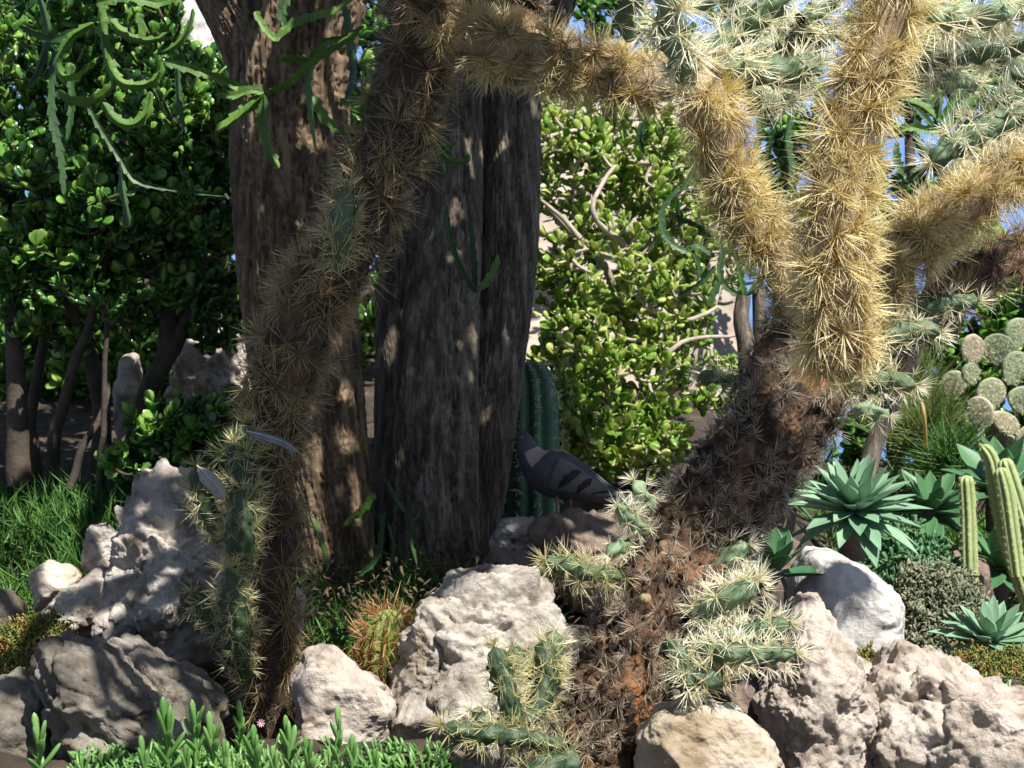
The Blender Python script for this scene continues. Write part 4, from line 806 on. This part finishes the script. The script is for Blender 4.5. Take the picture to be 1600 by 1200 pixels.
tuft('grass_tussock', 'darker spiky tussock just below the yellow green one', P(1490, 735, 5.7), 420, .17, M_grass, 2, fat=.6)
tuft('grass_tussock', 'small yellow green tussock under the prickly pear pads', P(1440, 620, 6.3), 400, .20, M_grass_y, 3, fat=.4)
st = tag(mk('grass_stalk', *tube(spline([P(1447,700,5.7),P(1444,650,5.65),P(1440,628,5.65)], 8), [.006]*7+[.002], 6), M_sp_tan), 'single dry upright stalk in front of the yellow green tussock', 'stalk')
def mat_cover(name, label, cx, cy, D, rx, rd, n, mtl, seed, s=(.006, .014), hump=.03):
    rg = np.random.default_rng(seed); a = rg.uniform(0, 2 * np.pi, n); r = np.sqrt(rg.random(n)); c = P(cx, cy, D)
    L = np.stack([c[0] + np.cos(a) * r * rx, c[1] + np.sin(a) * r * rd, c[2] + (1 - r * r) * hump + .012 * rg.normal(size=n)], 1)
    d = unit(rg.normal(size=(n, 3)) + [0, 0, .9]); x = unit(np.cross(d, rg.normal(size=(n, 3)))); v, f = leaf_mesh(4, 5, .26, .18); L[:, 2] += .5 * hump * fbm(L * 14, 2, seed)
    o = mk(name, *spread(v, f, np.stack([x, d, np.cross(x, d)], -1), L, rg.uniform(*s, n)), mtl, stuff=True); o['label'] = label; return o
mat_cover("stonecrop", 'orange and yellow stonecrop mat between the rocks at far left', 55, 1005, 3.6, .075, .07, 1700, M_sedum, 1)
mat_cover('stonecrop', 'mossy yellow stonecrop mat in the shade at the left edge', 10, 1060, 3.5, .10, .10, 1800, M_sedum, 5)
mat_cover('stonecrop', 'yellow green stonecrop mat behind the huge corner boulder', 1570, 1068, 3.95, .15, .08, 2000, M_sedum, 2, hump=.05)
mat_cover('stonecrop', 'small yellow stonecrop tuft between the white-topped boulder and the corner boulder', 1355, 1052, 3.75, .035, .05, 260, M_sedum, 3, s=(.010, .02))
mat_cover('grey_shrub', 'fluffy grey green low shrub beside the white-topped boulder', 1455, 985, 4.7, .17, .15, 6000, M_greyshrub, 4, s=(.010, .02), hump=.14)
mat_cover('green_ground_cover', 'small leaved green plants between the agave and the grey shrub', 1400, 900, 4.8, .15, .15, 1800, M_agave_dark, 6, s=(.015, .03), hump=.1)
mat_cover('leaf_litter', 'dry brown leaves lying on the soil under the trees', 700, 915, 4.3, .5, .3, 800, M_litter, 7, s=(.012, .024), hump=.0)

# finger leaved succulents along the bottom edge
SG = [(60,1165,2.95,58,'pale sprig growing alone from the shaded rock at bottom left'), (262,1150,2.92,70,'tall upright ice plant shoot before the dark boulder, leftmost of the row'),
      (305,1135,3.0,60,'ice plant shoot leaning over the dark slab'), (330,1165,2.85,62,'bright ice plant shoot below the slab shadow'), (398,1180,2.85,62,'wide ice plant shoot directly below the left cactus foot'),
      (352,1190,2.82,46,'low ice plant shoot between two wider ones at the bottom edge'), (450,1165,2.9,58,'ice plant shoot just right of the left cactus foot'), (480,1195,2.82,60,'ice plant shoot below the pale pitted rock, left one'),
      (530,1150,2.95,52,'bluish ice plant shoot before the pale pitted rock'), (550,1190,2.82,56,'ice plant shoot at the bottom edge near the pale pitted rock, right one'), (225,1195,2.82,50,'short ice plant shoot at the bottom edge under the dark boulder'),
      (290,1200,2.8,50,'broad ice plant shoot cut by the bottom edge'), (430,1205,2.8,50,'ice plant shoot cut by the bottom edge under the left cactus'), (585,1205,2.85,44,'last ice plant shoot of the row, by the large sunlit boulder'),
      (375,1135,3.1,50,'thin dark green sprig at the foot of the left cactus')]
lv, lf = leaf_mesh(6, 5, .13, .16, .05); ME_ICE = raw_mesh('leaf', lv, lf, M_succ)
for k, (x, y, D, R, lab) in enumerate(SG):
    rg = np.random.default_rng(400 + k); c = P(x, y, D); base = c - np.array([rg.uniform(-.02, .02), 0, .15])
    t = thing('ice_plant', lab, 'plant', base, 'ice plant shoots along the bottom edge')
    top = c + [0, 0, .012]; mk('stem', *tube(spline([base, (base + top) / 2 + rg.normal(size=3) * .004, top], 8), .0035, 6), M_succ, t)
    nl = 15
    for i in range(nl):
        u = i / nl; an = i * 2.4; el = math.radians(15 + 70 * u + rg.normal() * 6); h = np.array([math.cos(an), math.sin(an), 0])
        d = h * math.cos(el) + np.array([0, 0, math.sin(el)]); z = -h * math.sin(el) + np.array([0, 0, math.cos(el)])
        R_ = axes(d[None], z[None])[0]; piece('leaf', ME_ICE, t, R_, base + (top - base) * (.35 + .65 * u), S(R, D) * rg.uniform(.55, .85))
rg = np.random.default_rng(499); n = 2200; x = rg.uniform(-.70, -.07, n); y = rg.uniform(2.70, 2.90, n)
Lp = np.stack([x, y, ground_z(x, y) + rg.uniform(-.01, .012, n)], 1); d = unit(rg.normal(size=(n, 3)) * .7 + [0, 0, .8]); xx = unit(np.cross(d, rg.normal(size=(n, 3)))); v4, f4 = leaf_mesh(4, 5, .13, .16, .05)
o = mk('ice_plant_mat', *spread(v4, f4, np.stack([xx, d, np.cross(xx, d)], -1), Lp, rg.uniform(.02, .034, n)), M_succ, stuff=True); o['label'] = 'low mat of ice plant leaves under the shoots at the bottom edge'
# a pink flower in the sprig
fl = thing('pink_flower', 'tiny pink flower at the foot of the left cactus', 'flower', P(408, 1130, 2.98))
for i in range(9):
    a = i * 2 * math.pi / 9; h = np.array([math.cos(a), .5 * math.sin(a) - .3, math.sin(a)]); R_ = axes(unit(h)[None], np.array([[0, -1., .3]]))[0]
    v, f = leaf_mesh(4, 5, .16, .08); piece('petal', raw_mesh('petal', v, f, M_pinkflower) if i == 0 else fm, fl, R_, P(408, 1130, 2.98), .007)
    if i == 0: fm = bpy.data.meshes['petal']

# ------------------------------------------------------------------ feathers caught in the left cactus
def feather(label, pts, D, w, mtl, seed, name='feather'):
    pa = spline(np.array([P(x, y, d) for x, y, d in pts]), 26); t = np.linspace(0, 1, 26)
    wd = S(w, D) * np.interp(t, [0, .12, .3, .8, .95, 1], [.05, .5, 1, .95, .5, .05]); a = np.linspace(0, 2 * np.pi, 12, endpoint=False)
    ca = np.cos(a)[None]; sec = np.stack([wd[:, None] * ca, .0007 * np.sin(a)[None] - .35 * wd[:, None] * ca ** 2], -1)
    V, F = loft(pa, sec, ref=[0, -.6, .8]); root = tag(mk(name, V, F, mtl), label, 'feather')
    mk('quill', *tube(pa + np.array([0, -.0015, .0012]), np.linspace(.0014, .0005, 26), 6), M_quill, root); return root
feather('blue grey feather caught across the spines of the left cactus', [(385,674,3.42),(410,680,3.41),(440,690,3.41),(467,706,3.42)], 3.4, 8, M_feather, 1)
feather('pale broken feather stuck between the green joints of the left cactus', [(308,728,3.38),(325,745,3.37),(340,762,3.37),(352,780,3.38)], 3.4, 13, M_feather_w, 2)

# ------------------------------------------------------------------ the pigeon
DP = 4.55; pg = thing('pigeon', 'grey pigeon with black wing bars perched on the brown rock, tail to the right', 'pigeon', P(885, 806, DP))
sec_ = [(990,783,7,3),(965,777,11,6),(940,770,17,14),(915,760,26,22),(890,750,35,28),(868,742,38,31),(850,734,36,30),(836,722,28,25),(828,710,20,19),(823,699,16,16),(819,690,15,15),(813,684,11,12),(806,684,4,5)]
q = np.array([[*P(x, y, DP + .05 * (990 - x) / 180), S(a, DP), S(b, DP)] for x, y, a, b in sec_]); q = spline(q, 70)
a = np.linspace(0, 2 * np.pi, 32, endpoint=False)
T, N, B = frames(q[:, :3], [0, -.2, 1])
V = q[:, None, :3] + q[:, 3, None, None] * np.sin(a)[None, :, None] * N[:, None] + q[:, 4, None, None] * np.cos(a)[None, :, None] * B[:, None]
F = grid_faces(70, 32); body = mk('body', V.reshape(-1, 3), F, M_pig_body, pg)
body.data.materials.append(M_pig_head); body.data.materials.append(M_pig_neck)
mi = np.zeros(len(F), np.int32); ring = np.arange(len(F)) // 32; mi[ring > 44] = 1; jj_ = np.arange(len(F)) % 32
mi[(ring > 50) & (ring < 59) & (jj_ > 2) & (jj_ < 15)] = 2
body.data.polygons.foreach_set('material_index', mi)
side = -1 if B[30][1] > 0 else 1                       # the flank towards the camera
def on_body(u, ang, lift=1.0):
    i = min(int(u * 69), 69); p = q[i, :3] + lift * (q[i, 3] * math.sin(ang) * N[i] + q[i, 4] * math.cos(ang) * B[i]); return p
def wing(sgn, me_mat):
    us = np.linspace(.60, .06, 18); g = []
    for k, u in enumerate(us):
        t = k / 17; top = math.radians(72 - 8 * t); bot = math.radians(-18 + 45 * t ** 1.5)
        for j in range(9):
            w = j / 8; an = top + (bot - top) * w; an = an if sgn > 0 else math.pi - an
            bul = 1.07 + .05 * math.sin(math.pi * w) * (1 - t) + (.25 * t * t)
            g.append(on_body(u, an, bul))
    g = np.array(g); inner = g + (np.repeat(np.array([q[min(int(u * 69), 69), :3] for u in us]), 9, 0) - g) * .12
    V = np.vstack([g, inner]); F = []
    for k in range(17):
        for j in range(8): i = k * 9 + j; F.append((i, i + 1, i + 10, i + 9)); F.append((i + 162, i + 171, i + 172, i + 163))
    for k in range(17): F.append((k * 9, k * 9 + 9, k * 9 + 171, k * 9 + 162)); F.append((k * 9 + 8, k * 9 + 170, k * 9 + 179, k * 9 + 17))
    for j in range(8): F.append((j, j + 162, j + 163, j + 1)); F.append((153 + j, 154 + j, 316 + j, 315 + j))
    return mk('wing', V, np.array(F), me_mat, pg)
nearw = 1 if (B[30] @ FWD) < 0 else -1
w1 = wing(nearw, M_pig_wing); wing(-nearw, M_pig_wing)
def bar(u0, u1, w0, w1, parent, width=.05, mtl=M_black):
    g = []; n = 14
    for k in range(n):
        t = k / (n - 1); u = u0 + (u1 - u0) * t; w = w0 + (w1 - w0) * t
        for e in (-1, -.33, .33, 1):
            uu = u + e * width * .5 * math.sin(math.pi * (.12 + .82 * t)); tt = (.60 - uu) / .54
            top = math.radians(72 - 8 * tt); bot = math.radians(-18 + 45 * max(tt, 0) ** 1.5); an = top + (bot - top) * w; an = an if nearw > 0 else math.pi - an
            g.append(on_body(uu, an, 1.07 + .05 * math.sin(math.pi * w) * (1 - tt) + .25 * tt * tt + .035))
    g = np.array(g); F = [(k * 4 + j, k * 4 + j + 1, k * 4 + j + 5, k * 4 + j + 4) for k in range(n - 1) for j in range(3)]
    mk('wing_bar', g, np.array(F), mtl, parent)
bar(.43, .53, .12, .9, w1, .065); bar(.33, .39, .12, .92, w1, .055); bar(.16, .30, .35, .95, w1, .05); bar(.10, .22, .2, .6, w1, .05)
# tail of stacked feathers
tl = spline(np.array([P(950,772,DP+.01),P(975,779,DP+.005),P(1003,787,DP)]), 10)
for k in range(5):
    o = (k - 2) * .0065; a_ = np.linspace(0, 2 * np.pi, 8, endpoint=False); w_ = S(9, DP) * np.interp(np.linspace(0, 1, 10), [0, .7, 1], [.6, 1, .55])
    V, F = loft(tl + np.array([0, o * 2, -.0012 * abs(k - 2)]) + np.linspace(0, 1, 10)[:, None] * np.array([-.002 * abs(k - 2), o, -abs(o) * .3]), np.stack([w_[:, None] * np.cos(a_)[None], .0012 * np.sin(a_)[None] + 0 * w_[:, None]], -1), ref=[0, -.3, 1])
    mk('tail_feather', V, F, M_black, pg)
hd = P(815, 686, DP + .05)
cone = np.array([[0., 0, 0], [-.010, -.001, -.004], [-.019, -.003, -.010]])
mk('beak', *tube(spline(P(806, 686, DP + .045) + cone, 8), np.linspace(.0042, .0008, 8), 8), M_beak, pg)
v, f = ico(2); mk('eye', P(815, 684, DP + .027) + v * .0035, f, M_eye, pg)
for dx in (-10, 12):
    p0 = P(880 + dx, 775, DP + .02); p1 = P(880 + dx, 803, DP + .02); mk('leg', *tube(np.array([p0, (p0 + p1) / 2, p1]), [.005, .0035, .003], 8), M_foot, pg)
    for an in (-.6, 0, .6, math.pi):
        e = np.array([-math.cos(an), math.sin(an), -.15]) * .024; mk('toe', *tube(np.array([p1, p1 + e * .5 + [0, 0, .002], p1 + e]), [.003, .0025, .001], 6), M_foot, pg)
